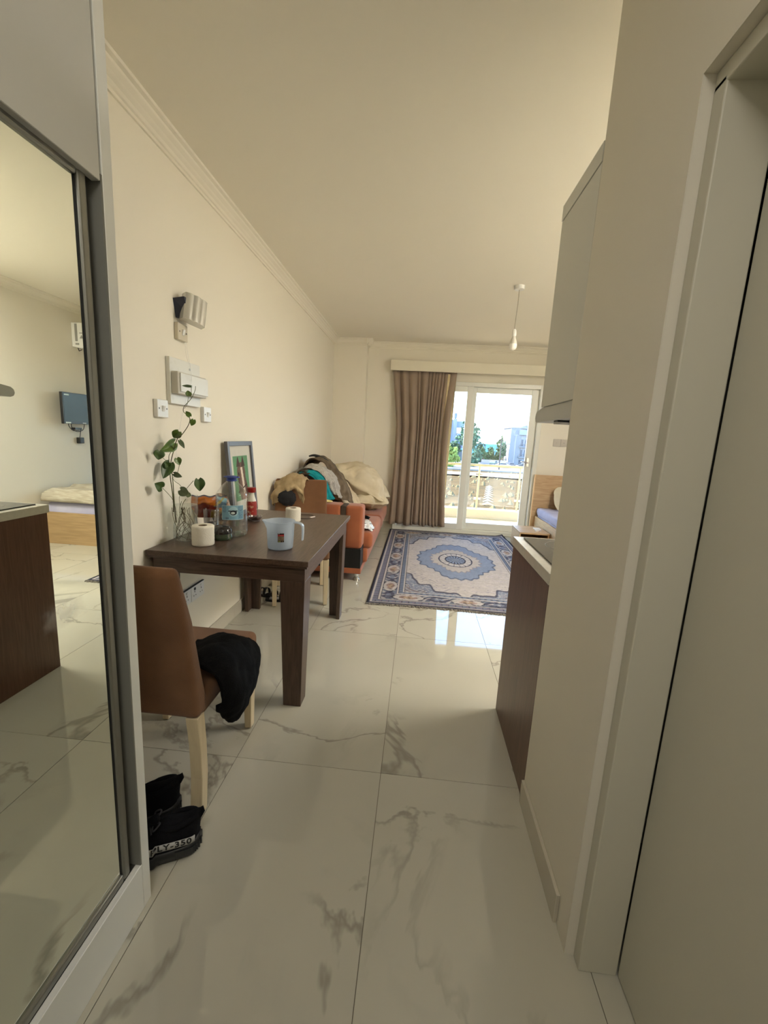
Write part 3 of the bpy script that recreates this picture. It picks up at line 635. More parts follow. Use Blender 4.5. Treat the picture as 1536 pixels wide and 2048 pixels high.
# ------------------------------------------------------------------ rug
def rug_colors(nx, ny, W, H):
    X, Y = np.meshgrid(np.linspace(-W/2, W/2, nx), np.linspace(-H/2, H/2, ny))
    rs = np.random.RandomState(3)
    def nz(sx, sy):
        a = rs.rand(max(2, int(ny/sy)+2), max(2, int(nx/sx)+2)); yi = np.linspace(0, a.shape[0]-1.001, ny); xi = np.linspace(0, a.shape[1]-1.001, nx)
        y0 = yi.astype(int); x0 = xi.astype(int); fy = (yi-y0)[:, None]; fx = (xi-x0)[None, :]
        return (a[y0][:, x0]*(1-fy)*(1-fx)+a[y0+1][:, x0]*fy*(1-fx)+a[y0][:, x0+1]*(1-fy)*fx+a[y0+1][:, x0+1]*fy*fx)
    streak = nz(14, 2); fine = nz(2, 2); mid = nz(9, 9)
    cream = np.array(lin((190, 184, 182))[:3]); blue = np.array(lin((128, 136, 154))[:3]); navy = np.array(lin((66, 66, 84))[:3])
    sky = np.array(lin((132, 144, 168))[:3]); rust = np.array(lin((128, 98, 88))[:3]); gold = np.array(lin((168, 148, 124))[:3]); dark = np.array(lin((48, 46, 56))[:3]); mauve = np.array(lin((122, 118, 138))[:3])
    C = np.tile(cream, (ny, nx, 1)) * (.86+.22*streak)[..., None]
    def put(mask, col, k=1.0):
        m = np.clip(mask.astype(float), 0, 1)[..., None]*k; C[:] = C*(1-m)+np.asarray(col)*m
    put((streak > .72), mauve*1.5, .3)
    ang = np.arctan2(Y/1.35, X/.80)
    # outer field beyond the scalloped cream oval
    r1 = np.hypot(X/.62, Y/1.12)*(1+.035*np.cos(18*ang)+.02*np.cos(30*ang))
    put(r1 > 1.0, blue); put((r1 > 1.0) & (fine > .62), cream, .45); put((r1 > .985) & (r1 < 1.02), navy, .85); put((r1 > 1.12) & (r1 < 1.135), mauve, .6)
    scr = np.sin(X*46+3*np.sin(Y*23))*np.sin(Y*44+3*np.sin(X*25))
    put((r1 > 1.16) & (scr > .25), rust*.8, .55); put((r1 > 1.16) & (scr < -.35), dark, .55); put((r1 > 1.16) & (abs(scr) < .1), cream, .7)
    put((r1 > .80) & (r1 < .97) & (scr > .80), mauve, .5)
    # star medallion
    r2 = np.hypot(X/.40, Y/.66)*(1-.0*ang); r2 = r2*(1+.10*abs(np.cos(4*ang))-.17*abs(np.cos(ang))**14-.14*abs(np.sin(ang))**14)+.03*np.cos(26*ang)
    put(r2 < 1.0, sky*1.05); put((r2 > .95) & (r2 < 1.0), navy, .55); put(r2 < .66, cream); put((r2 < .66) & (r2 > .62), mauve, .7)
    put((r2 < .62) & (fine > .5), gold, .30)
    r3 = np.hypot(X/.19, Y/.27)
    put(r3 < 1.0, navy); put((r3 < .93), cream*1.1); pet = np.abs(np.cos(8*np.arctan2(Y/.27, X/.19)))
    put((r3 < .93) & (r3 > .62) & (pet < .22), navy, .8); put(r3 < .62, dark*1.3); put((r3 < .55) & (pet > .5), sky*1.2, .9); put(r3 < .25, blue)
    # borders
    dx = W/2-np.abs(X); dy = H/2-np.abs(Y); d = np.minimum(dx, dy); along = np.where(dx < dy, Y, X)
    bd = d < .30
    put(bd, mauve*.95); 
    b1 = (d > .105) & (d < .235); put(b1, blue*.72)
    med = np.hypot(((along+.25) % .5-.25)/.13, (d-.17)/.062); put(b1 & (med < 1.0), cream*.9, .9); put(b1 & (med < .62), rust*1.25, .75); put(b1 & (med < .35), gold, .8); put(b1 & (med > 1.0) & (med < 1.15), dark, .8)
    med2 = np.hypot((along % .5-.25)/.11, (d-.17)/.055); put(b1 & (med2 < 1.0), navy*1.2, .85); put(b1 & (med2 < .5), blue*1.1, .7)
    put(b1 & (scr > .55), cream, .6); put(b1 & (scr < -.6), dark, .55)
    for a, b in ((.028, .040), (.088, .104), (.236, .250), (.288, .300)): put((d > a) & (d < b), cream*.95)
    for a, b in ((.084, .088), (.104, .108), (.250, .254), (.300, .305), (.040, .044)): put((d > a) & (d < b), dark, .9)
    g = (d > .044) & (d < .084); put(g & (np.sin(along*2*PI/.055) > 0), blue*.8, .8); put(g & (abs(np.sin(along*PI/.055)) < .2), dark, .6)
    g = (d > .254) & (d < .288); put(g, sky*.72); put(g & (np.sin(along*2*PI/.05) > .3), navy, .5)
    put(d < .028, navy*.9); put((d < .012), dark*.6)
    C *= (.88+.22*fine+.10*(mid-.5))[..., None]
    return np.clip(C, 0, 1)
def color_grid(name, nx, ny, fn, C, mt, parent=None, org=None, thick=0, local=False):
    vs = [fn(i/(nx-1), j/(ny-1)) for j in range(ny) for i in range(nx)]
    fs = [(j*nx+i, j*nx+i+1, (j+1)*nx+i+1, (j+1)*nx+i) for j in range(ny-1) for i in range(nx-1)]
    ob = MB().add(vs, fs).build(name, mt, parent, org=org, solid=thick, off=-1, local=local)
    at = ob.data.color_attributes.new('Col', 'FLOAT_COLOR', 'POINT')
    A = np.ones((ny*nx, 4), np.float32); A[:, :3] = C.reshape(-1, 3); at.data.foreach_set('color', A.ravel()); return ob
RW, RL = 1.68, 2.86; RCX, RCY = .495, 4.655
rg = thing('persian_rug', 'blue and cream patterned oriental rug in front of the balcony door', 'rug', (RCX, RCY, 0))
def rugp(u, v):
    x = RCX-RW/2+RW*u; y = RCY-RL/2+RL*v+.012*math.sin(5*u)
    z = .007+.003*max(0, fbm(x*2.2, y*2.2, 0, 2))
    du, dv = max(0, u-.86)/.14, max(0, v-.90)/.10
    k = max(0, du+dv-1.0); z += .035*k*k; x -= .05*k
    return (x, y, z)
m_rug = attr_mat('rug_pile', .95, bump=.5)
color_grid('rug_body', 300, 460, rugp, rug_colors(300, 460, RW, RL), m_rug, rg, thick=.006)
m_fr = mat('rug_fringe_cotton', (.10, .09, .08, 1), .9, col2=(.34, .31, .27, 1), scale=60)
for yy, sg in ((RCY-RL/2, -1), (RCY+RL/2, 1)):
    fm = MB()
    for i in range(340):
        x = RCX-RW/2+RW*(i+.5)/340; yb = yy+.012*math.sin(5*i/340); a = random.uniform(-.008, .008); l = random.uniform(.018, .034)
        fm.tube([(x, yb-sg*.003, .006), (x+a*.5, yb+sg*l*.5, .007), (x+a, yb+sg*l, .002)], [.0032, .0030, .0018], 4)
    o = fm.build('fringe', m_fr, rg); o['kind'] = 'stuff'

# ------------------------------------------------------------------ curtain
m_curt = mat('taupe_curtain', (146, 130, 116), .85, spec=.15, col2=(156, 139, 124), scale=3, sheen=.15)
ct = thing('curtain', 'long taupe brown curtain gathered at the left of the balcony door', 'curtain', (0, 6.1, .08))
nu, nv = 360, 44; P = []; CRE = [-.02, .11, .25, .385, .43, .55, .61, .665, .71, .77, .82, .88, 1.04]
for j in range(nv):
    t = j/(nv-1); z = 2.27-(2.27-.085)*t; row = []
    xl = -.425+.065*min(1, t*3)-.02*t+.03*math.sin(t*3); xr = .455-.005*t-.055*math.sin(PI*t)+.03*max(0, .25-t)
    for i in range(nu):
        w_ = i/(nu-1); u = w_-.014*math.sin(2.6*t+9*w_)*math.sin(PI*w_)
        q = min(max(int(np.searchsorted(CRE, w_))-1, 0), len(CRE)-2); a_, b_ = CRE[q], CRE[q+1]; fr_ = min(max((w_-a_)/(b_-a_), 0), 1)
        dp = min(.08, .006+(b_-a_)*.68)*(.45+.55*min(1, t*3.5))*(1.0+.25*math.sin(q*2.1+3*t))
        y = 6.135-dp*math.sin(PI*fr_)
        row.append((xl+(xr-xl)*u, y, z+.012*math.sin(q*1.9)*(t > .97)))
    P.append(row)
MB().grid(P).build('curtain_fabric', m_curt, ct, smooth=180, solid=.0025)
P = []
for j in range(24):
    t = j/23; z = 2.262-.02-(2.262-.10)*t; P.append([(.30+.16*u+.012*math.sin(22*u+3*t)-.03*t, 6.125+.012*math.sin(15*u), z) for u in np.linspace(0, 1, 12)])
MB().grid(P).build('curtain_lining', cloth('cream_lining', (206, 190, 150), (216, 202, 164)), ct, smooth=180)
MB().box(-.44, 1.9, 6.085, 6.105, 2.355, 2.372).build('curtain_track', m_plastic, ct)
for i in range(12): MB().box(-.41+i*.077, -.405+i*.077, 6.09, 6.10, 2.26, 2.356).build('hook', m_plastic, ct)

# ------------------------------------------------------------------ pendant lamp
pd = thing('pendant_lamp', 'bare white bulb hanging on a cord from a ceiling rose', 'lamp', (.753, 3.872, ZC))
MB().lathe([(.0001, ZC), (.043, ZC), (.043, ZC-.022), (.038, ZC-.030), (.0001, ZC-.030)], (.753, 3.872, 0), 32).build('ceiling_rose', m_plastic, pd, smooth=40)
MB().tube([(.753, 3.872, ZC-.03), (.752, 3.872, 2.5), (.748, 3.874, 2.38), (.746, 3.872, 2.295)], .003, 8).build('cord', mat('grey_cord', (.35, .31, .24, 1), .6), pd)
MB().lathe([(.0001, 2.300), (.010, 2.298), (.016, 2.288), (.018, 2.262), (.0175, 2.240), (.0001, 2.240)], (.746, 3.872, 0), 24).build('lamp_holder', m_plastic, pd, smooth=40)
MB().lathe([(.0135, 2.240), (.016, 2.228), (.027, 2.200), (.031, 2.178)], (.746, 3.872, 0), 28).build('bulb_body', mat('pale_grey_plastic', (.62, .60, .55, 1), .4), pd, smooth=180)
MB().lathe([(.031, 2.178), (.0325, 2.165), (.030, 2.148), (.022, 2.135), (.010, 2.129), (.0001, 2.128)], (.746, 3.872, 0), 28).build('bulb_diffuser', mat('opal_bulb', (.85, .84, .80, 1), .3), pd, smooth=180)

# ------------------------------------------------------------------ bed, nightstand
bd = thing('single_bed', 'light oak single bed with tall headboard against the far wall on the right', 'bed', (2.17, 5.1, 0))
BX0, BX1 = 1.715, 2.632
MB().box(1.668, 2.645, 6.085, 6.118, .0, .93).build('headboard', m_oak, bd, bevel=.001, seg=1)
MB().box(1.655, 1.668, 6.080, 6.120, .0, .931).build('headboard_edge', mat('pale_oak_edging', (222, 190, 146), .5), bd)
MB().box(BX0, BX0+.025, 4.19, 6.085, .03, .345).build('side_rail', m_oak_y, bd, bevel=.0015)
MB().box(BX1-.025, BX1, 4.19, 6.085, .03, .345).build('side_rail', m_oak_y, bd, bevel=.0015)
MB().box(BX0+.025, BX1-.025, 4.19, 4.215, .0, .35).build('footboard', mat('warm_oak_laminate', (156, 130, 94), .45, col2=(174, 146, 108), scale=7, stretch=(.6, 6, 6)), bd, bevel=.0015)
MB().box(BX0+.025, BX1-.025, 4.215, 6.085, .20, .225).build('bed_base', m_oak, bd)
m_lav = cloth('lavender_sheet', (176, 176, 204), (190, 190, 214), 6, .1)
mt_ = MB().box(BX0+.030, BX1-.028, 4.222, 6.08, .226, .455).build('mattress', m_lav, bd, bevel=.05, seg=5, smooth=180)
rows = []
for i in range(40):
    y = 4.24+(6.06-4.24)*i/39; row = []
    for j in range(30):
        u = j/29
        if u < .25: x, z = BX0+.028-.012*math.sin(PI*u*4), .36+.10*u/.25
        else: x, z = BX0+.03+(BX1-BX0-.09)*(u-.25)/.75, .462
        w = fbm(x*6, y*6, z*6, 3); row.append((x+(-.010*w if u < .25 else 0), y, z+(.010*w if u >= .25 else 0)))
    rows.append(row)
MB().grid(rows).build('fitted_sheet', m_lav, bd, smooth=180, solid=.004)
tag(pillow('bed_pillow', cloth('ivory_pillowcase', (206, 200, 178), (216, 210, 190), 6, .1), (2.22, 5.93, .62), (.62, .40, .16), (1.05, 0, 0), .016, 4), 'ivory pillow propped against the oak headboard', 'pillow')
P = []
for i in range(40):
    y = 4.175+(4.95-4.175)*i/39; row = []
    for j in range(40):
        x = BX0+.10+(BX1-.02-BX0-.10)*j/39; w = fbm(x*5, y*5, 0, 7); e = min(1, min(i, 39-i)/4, (j+1)/4, (40-j)/4); row.append((x, y, .50+.105*e**.5+.016*w+.010*math.sin(14*y+3*w)))
    P.append(row)
tb = MB().grid(P); P2 = [[(x, y, .468) for x, y, z in r] for r in P]
tb.grid(P2)
n_ = 40*40
edge = [(i, 0) for i in range(40)]+[(39, j) for j in range(1, 40)]+[(i, 39) for i in range(38, -1, -1)]+[(0, j) for j in range(38, 0, -1)]
tb.f += [(a[0]*40+a[1], b[0]*40+b[1], n_+b[0]*40+b[1], n_+a[0]*40+a[1]) for a, b in zip(edge, edge[1:]+edge[:1])]
tag(tb.build('folded_blanket', cloth('beige_blanket', (186, 180, 164), (160, 152, 136), 9, .2, stretch=(1, 1, 9)), org=(2.2, 4.55, .468), smooth=180), 'thick folded beige blanket on the foot of the bed', 'blanket')

ns = thing('nightstand', 'low light oak nightstand between the bed and the balcony door', 'nightstand', (1.505, 5.52, 0))
MB().box(1.338, 1.705, 5.29, 5.75, .232, .252).build('top', m_oak, ns, bevel=.0012, seg=1)
MB().box(1.338, 1.352, 5.30, 5.75, .0, .232).build('side_panel', m_oak_y, ns); MB().box(1.687, 1.705, 5.30, 5.75, .0, .232).build('side_panel', m_oak_y, ns)
MB().box(1.352, 1.687, 5.72, 5.74, .0, .232).build('back_panel', m_oak, ns)
MB().box(1.352, 1.687, 5.30, 5.72, .02, .036).build('shelf', m_oak, ns)
dr = MB().box(1.354, 1.685, 5.298, 5.316, .03, .190).build('drawer', m_oak, ns, bevel=.001, seg=1)
MB().box(1.46, 1.56, 5.288, 5.298, .16, .172).build('handle', m_chrome, dr)
tag(MB().box(1.575, 1.655, 5.50, 5.60, .2525, .264).build('notepad', mat('white_paper', (.78, .76, .70, 1), .7), org=(1.61, 5.55, .2525), bevel=.001), 'white paper pad nearest the bed on the nightstand', 'notepad')
tag(MB().box(1.560, 1.625, 5.385, 5.445, .2525, .272).build('small_box', mat('off_white_card', (.70, .66, .60, 1), .6, col2=(.35, .30, .30, 1), scale=30, lo=.55, hi=.62), org=(1.59, 5.41, .2525), bevel=.001), 'tiny off-white box at the front edge of the nightstand', 'box')

# ------------------------------------------------------------------ television, air conditioner, sockets on the right wall
tv = thing('television', 'small black wall mounted television seen in the wardrobe mirror', 'television', (XR, 4.75, 1.3))
MB().box(2.515, 2.548, 4.45, 5.03, 1.30, 1.645).build('casing', m_black, tv, bevel=.004)
MB().box(2.5135, 2.5155, 4.466, 5.014, 1.330, 1.630).build('screen', mat('dark_grey_screen', (.035, .045, .048, 1), .3, spec=.3), tv)
MB().box(2.512, 2.5135, 4.475, 4.54, 1.612, 1.626).box(2.512, 2.5135, 4.475, 4.545, 1.306, 1.322).build('sticker', mat('pale_sticker', (.7, .8, .75, 1), .5), tv)
MB().box(2.512, 2.515, 4.715, 4.765, 1.311, 1.319).build('badge', m_plastic, tv)
MB().box(2.548, 2.575, 4.62, 4.86, 1.38, 1.56).box(2.575, XR, 4.70, 4.76, 1.40, 1.54).build('wall_bracket', m_black, tv)
MB().box(2.60, XR, 4.70, 4.80, 1.235, 1.26).build('lower_bracket', m_black, tv)
for k, q in enumerate(([(2.56, 4.60, 1.32), (2.57, 4.62, 1.25), (2.58, 4.70, 1.215), (2.59, 4.80, 1.235), (2.60, 4.84, 1.30)], [(2.56, 4.56, 1.32), (2.57, 4.58, 1.27), (2.59, 4.66, 1.225), (2.60, 4.76, 1.23)], [(2.60, 4.78, 1.24), (2.62, 4.79, 1.18), (2.63, 4.79, 1.13)])):
    MB().tube([tuple(p) for p in crom(q, 16)], .004, 6).build('cable', m_black, tv)
tag(MB().box(2.60, XR-.001, 4.76, 4.825, 1.075, 1.145).build('power_adapter', m_black, org=(XR, 4.79, 1.1), bevel=.005), 'small black power adapter hanging below the television', 'adapter')
ac = thing('air_conditioner', 'white split air conditioner high on the right wall seen in the mirror', 'air conditioner', (XR, 5.2, 2.18))
acp = [(XR-.001, 2.18), (XR-.12, 2.165), (XR-.175, 2.19), (XR-.205, 2.25), (XR-.21, 2.33), (XR-.20, 2.425), (XR-.18, 2.445), (XR-.001, 2.445)]
MB().prism([(a, b) for a, b in acp], 'y', 4.80, 5.60).build('casing', m_plastic, ac, bevel=.006, seg=3, smooth=60)
lb = mat('grey_label_print', (.30, .30, .28, 1), .6)
l_ = MB().box(XR-.075, XR-.045, 4.7985, 4.80, 2.24, 2.43)
l_.build('data_label', lb, ac)
MB().add([(XR-.15, 4.798, 2.27), (XR-.10, 4.798, 2.27), (XR-.125, 4.798, 2.31)], [(0, 1, 2)]).box(XR-.15, XR-.10, 4.7985, 4.80, 2.325, 2.335).box(XR-.09, XR-.045, 4.7985, 4.80, 2.20, 2.22).build('warning_label', lb, ac)
MB().box(XR-.19, XR-.12, 4.83, 5.57, 2.172, 2.182).build('air_flap', m_alu, ac)
MB().tube([(XR-.03, 4.85, 2.175), (XR-.05, 4.84, 2.14), (XR-.10, 4.82, 2.15)], .004, 6).build('drain_pipe', m_black, ac)

def plate(name, label, y0, y1, z0, z1, x=XL, d=.022, kind='switch', cat='switch'):
    t = thing(name, label, cat, (x, (y0+y1)/2, (z0+z1)/2)); cy, cz = (y0+y1)/2, (z0+z1)/2
    MB().box(x+.0005, x+d, y0, y1, z0, z1).build('plate', m_plastic if kind != 'old' else mat('yellowed_plastic', (.60, .55, .44, 1), .35), t, bevel=.003)
    sc = MB(); off = min(.030, (y1-y0)*.38)
    for s in (-1, 1): sc.disc((x+d, cy+s*off, cz), (1, 0, 0), .004, .0008, 10)
    sc.build('screw', mat('dark_screw', (.10, .09, .08, 1), .4), t)
    if kind != 'blank': MB().frustum((cy-.009, cy+.009, cz-.014, cz+.014, 0), (cy-.008, cy+.008, cz-.012, cz+.012, 0))
    r = MB().add([(x+d-.001, cy-.010, cz-.014), (x+d-.001, cy+.010, cz-.014), (x+d-.001, cy+.010, cz+.014), (x+d-.001, cy-.010, cz+.014), (x+d+.002, cy-.009, cz-.013), (x+d+.002, cy+.009, cz-.013), (x+d+.009, cy+.009, cz+.013), (x+d+.009, cy-.009, cz+.013)],
                 [(0, 1, 2, 3), (4, 5, 6, 7), (0, 1, 5, 4), (1, 2, 6, 5), (2, 3, 7, 6), (3, 0, 4, 7)])
    r.build('rocker', m_plastic, t); return t
plate('light_switch', 'greasy white light switch left of the fuse box', 1.928, 2.014, 1.374, 1.458)
plate('light_switch', 'clean white light switch right of the fuse box', 2.360, 2.446, 1.369, 1.453)
plate('fused_switch', 'yellowed switch plate directly under the silver wall device', 2.122, 2.210, 1.765, 1.845, kind='old')
fb = thing('fuse_box', 'white wall fuse box with a raised lid above the potted vine', 'fuse box', (XL, 2.18, 1.56))
m_fb = mat('white_enamel', (.70, .70, .66, 1), .35, col2=(.62, .61, .55, 1), scale=18, lo=.6, hi=.8)
MB().box(XL+.0005, XL+.022, 2.038, 2.324, 1.446, 1.668).build('housing', m_fb, fb, bevel=.002)
MB().box(XL+.022, XL+.058, 2.045, 2.322, 1.494, 1.602).build('lid_surround', mat('grey_white_enamel', (.52, .50, .44, 1), .4), fb, bevel=.004)
MB().box(XL+.058, XL+.064, 2.060, 2.330, 1.506, 1.596).build('lid', m_fb, fb, bevel=.002)
MB().disc((XL+.022, 2.215, 1.632), (1, 0, 0), .006, .004, 12).build('screw', m_chrome, fb)
MB().tube([tuple(p) for p in crom([(XL+.02, 2.195, 1.766), (XL+.028, 2.19, 1.72), (XL+.03, 2.20, 1.68), (XL+.034, 2.205, 1.65), (XL+.026, 2.215, 1.634)], 20)], .0009, 5).build('wire', m_plastic, fb)
so = thing('wall_socket', 'white double power socket low on the wall beneath the table', 'socket', (XL, 2.26, .39))
def sock(t, y0, y1, z0, z1, n, x=XL, mt=m_plastic, ax='x'):
    MB().box(x+.0005, x+.012, y0, y1, z0, z1).build('plate', mt, t, bevel=.002); hm = MB(); zc = (z0+z1)/2
    for k in range(n):
        cy = y0+(y1-y0)*(k+.5)/n
        hm.box(x+.0121, x+.0127, cy-.003, cy+.003, zc+.004, zc+.014).box(x+.0121, x+.0127, cy-.014, cy-.008, zc-.016, zc-.011).box(x+.0121, x+.0127, cy+.008, cy+.014, zc-.016, zc-.011)
    hm.build('pin_holes', m_black, t)
    for k in range(n): cy = y0+(y1-y0)*(k+.5)/n; MB().box(x+.012, x+.016, cy-.006, cy+.006, zc+.020, zc+.034).build('rocker', m_black if n > 1 and k == 0 else mt, t)
sock(so, 2.191, 2.335, .347, .433, 2)
so = thing('wall_socket', 'white single power socket low on the wall next to the double one', 'socket', (XL, 2.14, .39)); sock(so, 2.10, 2.1875, .347, .433, 1)
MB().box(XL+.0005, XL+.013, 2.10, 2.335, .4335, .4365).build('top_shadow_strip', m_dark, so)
so = thing('wall_socket', 'grey double socket plate on the far wall above the bed headboard', 'socket', (1.99, YF, 1.385))
m_gp = mat('grey_white_plastic', (.50, .47, .42, 1), .4)
MB().box(1.885, 1.985, YF-.012, YF-.0005, 1.335, 1.437).box(1.987, 2.09, YF-.012, YF-.0005, 1.335, 1.437).build('plate', m_gp, so, bevel=.002)
MB().disc((2.03, YF-.012, 1.386), (0, -1, 0), .006, .002).disc((1.93, YF-.012, 1.386), (0, -1, 0), .004, .002).build('pin_holes', mat('mid_grey', (.25, .24, .22, 1), .5), so)

# silver device with ridged cover on a black bracket
sd_ = thing('wall_device', 'silver ridged electronic device tilted on a black bracket above the switch', 'device', (XL, 2.2, 1.9))
M_ = Matrix.Translation((XL+.062, 2.195, 1.915)) @ Matrix.Rotation(math.radians(-14), 4, 'X') @ Matrix.Rotation(math.radians(-32), 4, 'Z')
prof = []
for i in range(41):
    t = i/40; y = -.058+.116*t; x = .022+.012*math.sin(PI*t)+(.006*math.sin(PI*((t*3) % 1))**.7); prof.append((x, y))
prof += [(-.012, .058), (-.016, 0), (-.012, -.058)]
mb = MB().prism([(a, b) for a, b in prof], 'z', -.066, .066); mb.v = [tuple(M_ @ Vector(v)) for v in mb.v]
mb.build('cover', mat('silver_plastic', (.66, .65, .61, 1), .25, metal=.5), sd_, smooth=35)
mb = MB().box(-.030, -.012, -.045, .03, -.05, .045); mb.v = [tuple(M_ @ Vector(v)) for v in mb.v]; mb.build('back_housing', m_black, sd_, bevel=.002)
mb = MB().add([(XL, 2.12, 1.955), (XL+.055, 2.125, 1.965), (XL+.055, 2.16, 1.89), (XL, 2.14, 1.87), (XL, 2.14, 1.955), (XL+.055, 2.145, 1.965), (XL+.055, 2.18, 1.89), (XL, 2.16, 1.87)], [(0, 1, 2, 3), (7, 6, 5, 4), (0, 4, 5, 1), (1, 5, 6, 2), (2, 6, 7, 3), (3, 7, 4, 0)])
mb.build('bracket', mat('black_blue_plastic', (.02, .025, .05, 1), .3), sd_)
tag(MB().tube([tuple(p) for p in crom([(XL+.012, 2.20, 1.768), (XL+.03, 2.175, 1.70), (XL+.066, 2.15, 1.62), (XL+.066, 2.15, 1.55), (XL+.04, 2.13, 1.45), (XL+.015, 2.11, 1.30), (XL+.012, 2.08, 1.18)], 40)], .0007, 5).build('hanging_thread', m_plastic, org=(XL, 2.15, 1.5)), 'thin pale thread hanging over the fuse box towards the vine', 'thread')

# world positions of the vine stems and leaves
STEMS= [[(-1.2, 1.98, 0.914), (-1.198, 1.98, 0.963), (-1.2, 1.973, 1.034), (-1.2, 1.963, 1.099), (-1.2, 1.972, 1.161), (-1.186, 1.98, 1.224), (-1.168, 1.98, 1.276), (-1.143, 1.98, 1.298), (-1.112, 1.98, 1.34), (-1.101, 1.98, 1.371), (-1.11, 1.98, 1.391), (-1.131, 1.98, 1.405), (-1.128, 1.98, 1.43), (-1.092, 1.98, 1.469), (-1.072, 1.98, 1.507), (-1.069, 1.98, 1.527)], [(-1.188, 1.98, 0.86), (-1.195, 1.98, 0.974), (-1.197, 1.98, 1.06), (-1.2, 1.978, 1.113), (-1.2, 1.959, 1.167), (-1.2, 1.966, 1.203), (-1.169, 1.98, 1.243)], [(-1.186, 1.98, 1.234), (-1.2, 1.968, 1.239)], [(-1.2, 1.896, 1.193), (-1.2, 1.95, 1.162)], [(-1.2, 1.898, 1.043), (-1.2, 1.979, 0.974), (-1.181, 1.98, 0.894)], [(-1.092, 1.98, 1.077), (-1.132, 1.98, 1.032), (-1.161, 1.98, 1.003), (-1.168, 1.98, 0.971), (-1.154, 1.98, 0.89)], [(-1.149, 1.98, 1.026), (-1.162, 1.98, 1.052), (-1.194, 1.98, 1.076), (-1.2, 1.97, 1.13)], [(-1.161, 1.98, 1.152), (-1.174, 1.98, 1.109), (-1.2, 1.976, 1.082)], [(-1.106, 1.98, 1.486), (-1.111, 1.98, 1.446), (-1.128, 1.98, 1.42)], [(-1.09, 1.98, 1.521), (-1.091, 1.98, 1.472)], [(-1.176, 1.98, 1.291), (-1.162, 1.98, 1.287)], [(-1.1, 1.98, 1.371), (-1.095, 1.98, 1.367)], [(-1.2, 1.962, 1.146), (-1.2, 1.978, 1.113)], [(-1.174, 1.98, 1.1), (-1.198, 1.98, 1.113)], [(-1.156, 1.98, 0.971), (-1.169, 1.98, 0.916), (-1.138, 1.98, 0.864), (-1.11, 1.98, 0.855)], [(-1.134, 1.98, 0.984), (-1.157, 1.98, 0.939), (-1.185, 1.98, 0.805), (-1.123, 1.98, 0.787)], [(-1.2, 1.967, 0.938), (-1.199, 1.98, 0.87), (-1.167, 1.98, 0.817), (-1.115, 1.98, 0.865)]]
LEAVES= [((-1.111, 1.98, 1.526), (-1.138, 1.98, 1.528), 0.0062), ((-1.106, 1.98, 1.492), (-1.107, 1.98, 1.506), 0.0135), ((-1.109, 1.98, 1.396), (-1.121, 1.98, 1.41), 0.0114), ((-1.088, 1.98, 1.358), (-1.095, 1.98, 1.341), 0.0125), ((-1.171, 1.98, 1.298), (-1.188, 1.98, 1.279), 0.0208), ((-1.2, 1.961, 1.239), (-1.2, 1.904, 1.217), 0.027), ((-1.146, 1.98, 1.254), (-1.132, 1.98, 1.234), 0.0104), ((-1.2, 1.88, 1.201), (-1.2, 1.874, 1.179), 0.0229), ((-1.167, 1.98, 1.168), (-1.159, 1.98, 1.15), 0.0156), ((-1.2, 1.939, 1.129), (-1.2, 1.908, 1.092), 0.027), ((-1.174, 1.98, 1.1), (-1.152, 1.98, 1.092), 0.0125), ((-1.2, 1.872, 1.056), (-1.2, 1.846, 1.069), 0.0239), ((-1.063, 1.98, 1.06), (-1.058, 1.98, 1.027), 0.0239), ((-1.141, 1.98, 1.018), (-1.116, 1.98, 1.006), 0.0229), ((-1.117, 1.98, 1.004), (-1.106, 1.98, 1.002), 0.0125), ((-1.2, 1.94, 1.152), (-1.2, 1.928, 1.163), 0.0177)]

# ------------------------------------------------------------------ things on the table
m_clear = thin_glass('clear_plastic', tint=(.965, .975, .965, 1), base=.05, edge=.75, rough=.02, power=2.5)
m_clear2 = thin_glass('clear_tumbler_glass', tint=(.88, .87, .88, 1), base=.07, edge=.8, rough=.02, power=2.2)
m_water = thin_glass('water', tint=(.95, .97, .95, 1), base=.04, edge=.35, rough=0, power=3)
def bumpy(prof, n=64, c=(0, 0, 0), ribs=0, ribamp=0, zr=(0, 0)):
    m = MB(); rows = []
    for r, z in prof:
        rows.append([(c[0]+(r*(1+(ribamp*math.cos(ribs*2*PI*k/n) if zr[0] <= z <= zr[1] else 0)))*math.cos(2*PI*k/n), c[1]+(r*(1+(ribamp*math.cos(ribs*2*PI*k/n) if zr[0] <= z <= zr[1] else 0)))*math.sin(2*PI*k/n), c[2]+z) for k in range(n)])
    return m.grid(rows, cv=True)
# vine in a cut plastic bottle
VX, VY = -1.166, 2.03
pv = thing('potted_vine', 'green heart-leaved vine growing in a clear water-filled cut bottle on the table corner', 'plant', (VX, VY, TZ))
vp = [(.0005, .012), (.030, .004), (.046, .002), (.056, .012), (.0595, .03), (.060, .07), (.055, .095), (.0535, .11), (.055, .125), (.060, .15), (.0605, .175), (.058, .19), (.0605, .20), (.058, .208), (.0605, .216), (.059, .235)]
bumpy(vp, 60, (VX, VY, TZ), 5, .07, (0, .02)).build('cut_bottle', m_clear, pv, smooth=180)
wp = [(.0005, .014), (.050, .014), (.056, .03), (.0575, .07), (.053, .095), (.0515, .11), (.053, .125), (.0575, .15), (.058, .185), (.0005, .186)]
MB().lathe(wp, (VX, VY, TZ), 48).build('water', m_water, pv, smooth=40)
m_stem = mat('vine_stem', (.10, .07, .035, 1), .5, col2=(.12, .16, .04, 1), scale=30)
def leafmat(n, a, b): 
    m = mat(n, a, .35, spec=.5, col2=b, scale=22, bump=.15, bscale=90); return m
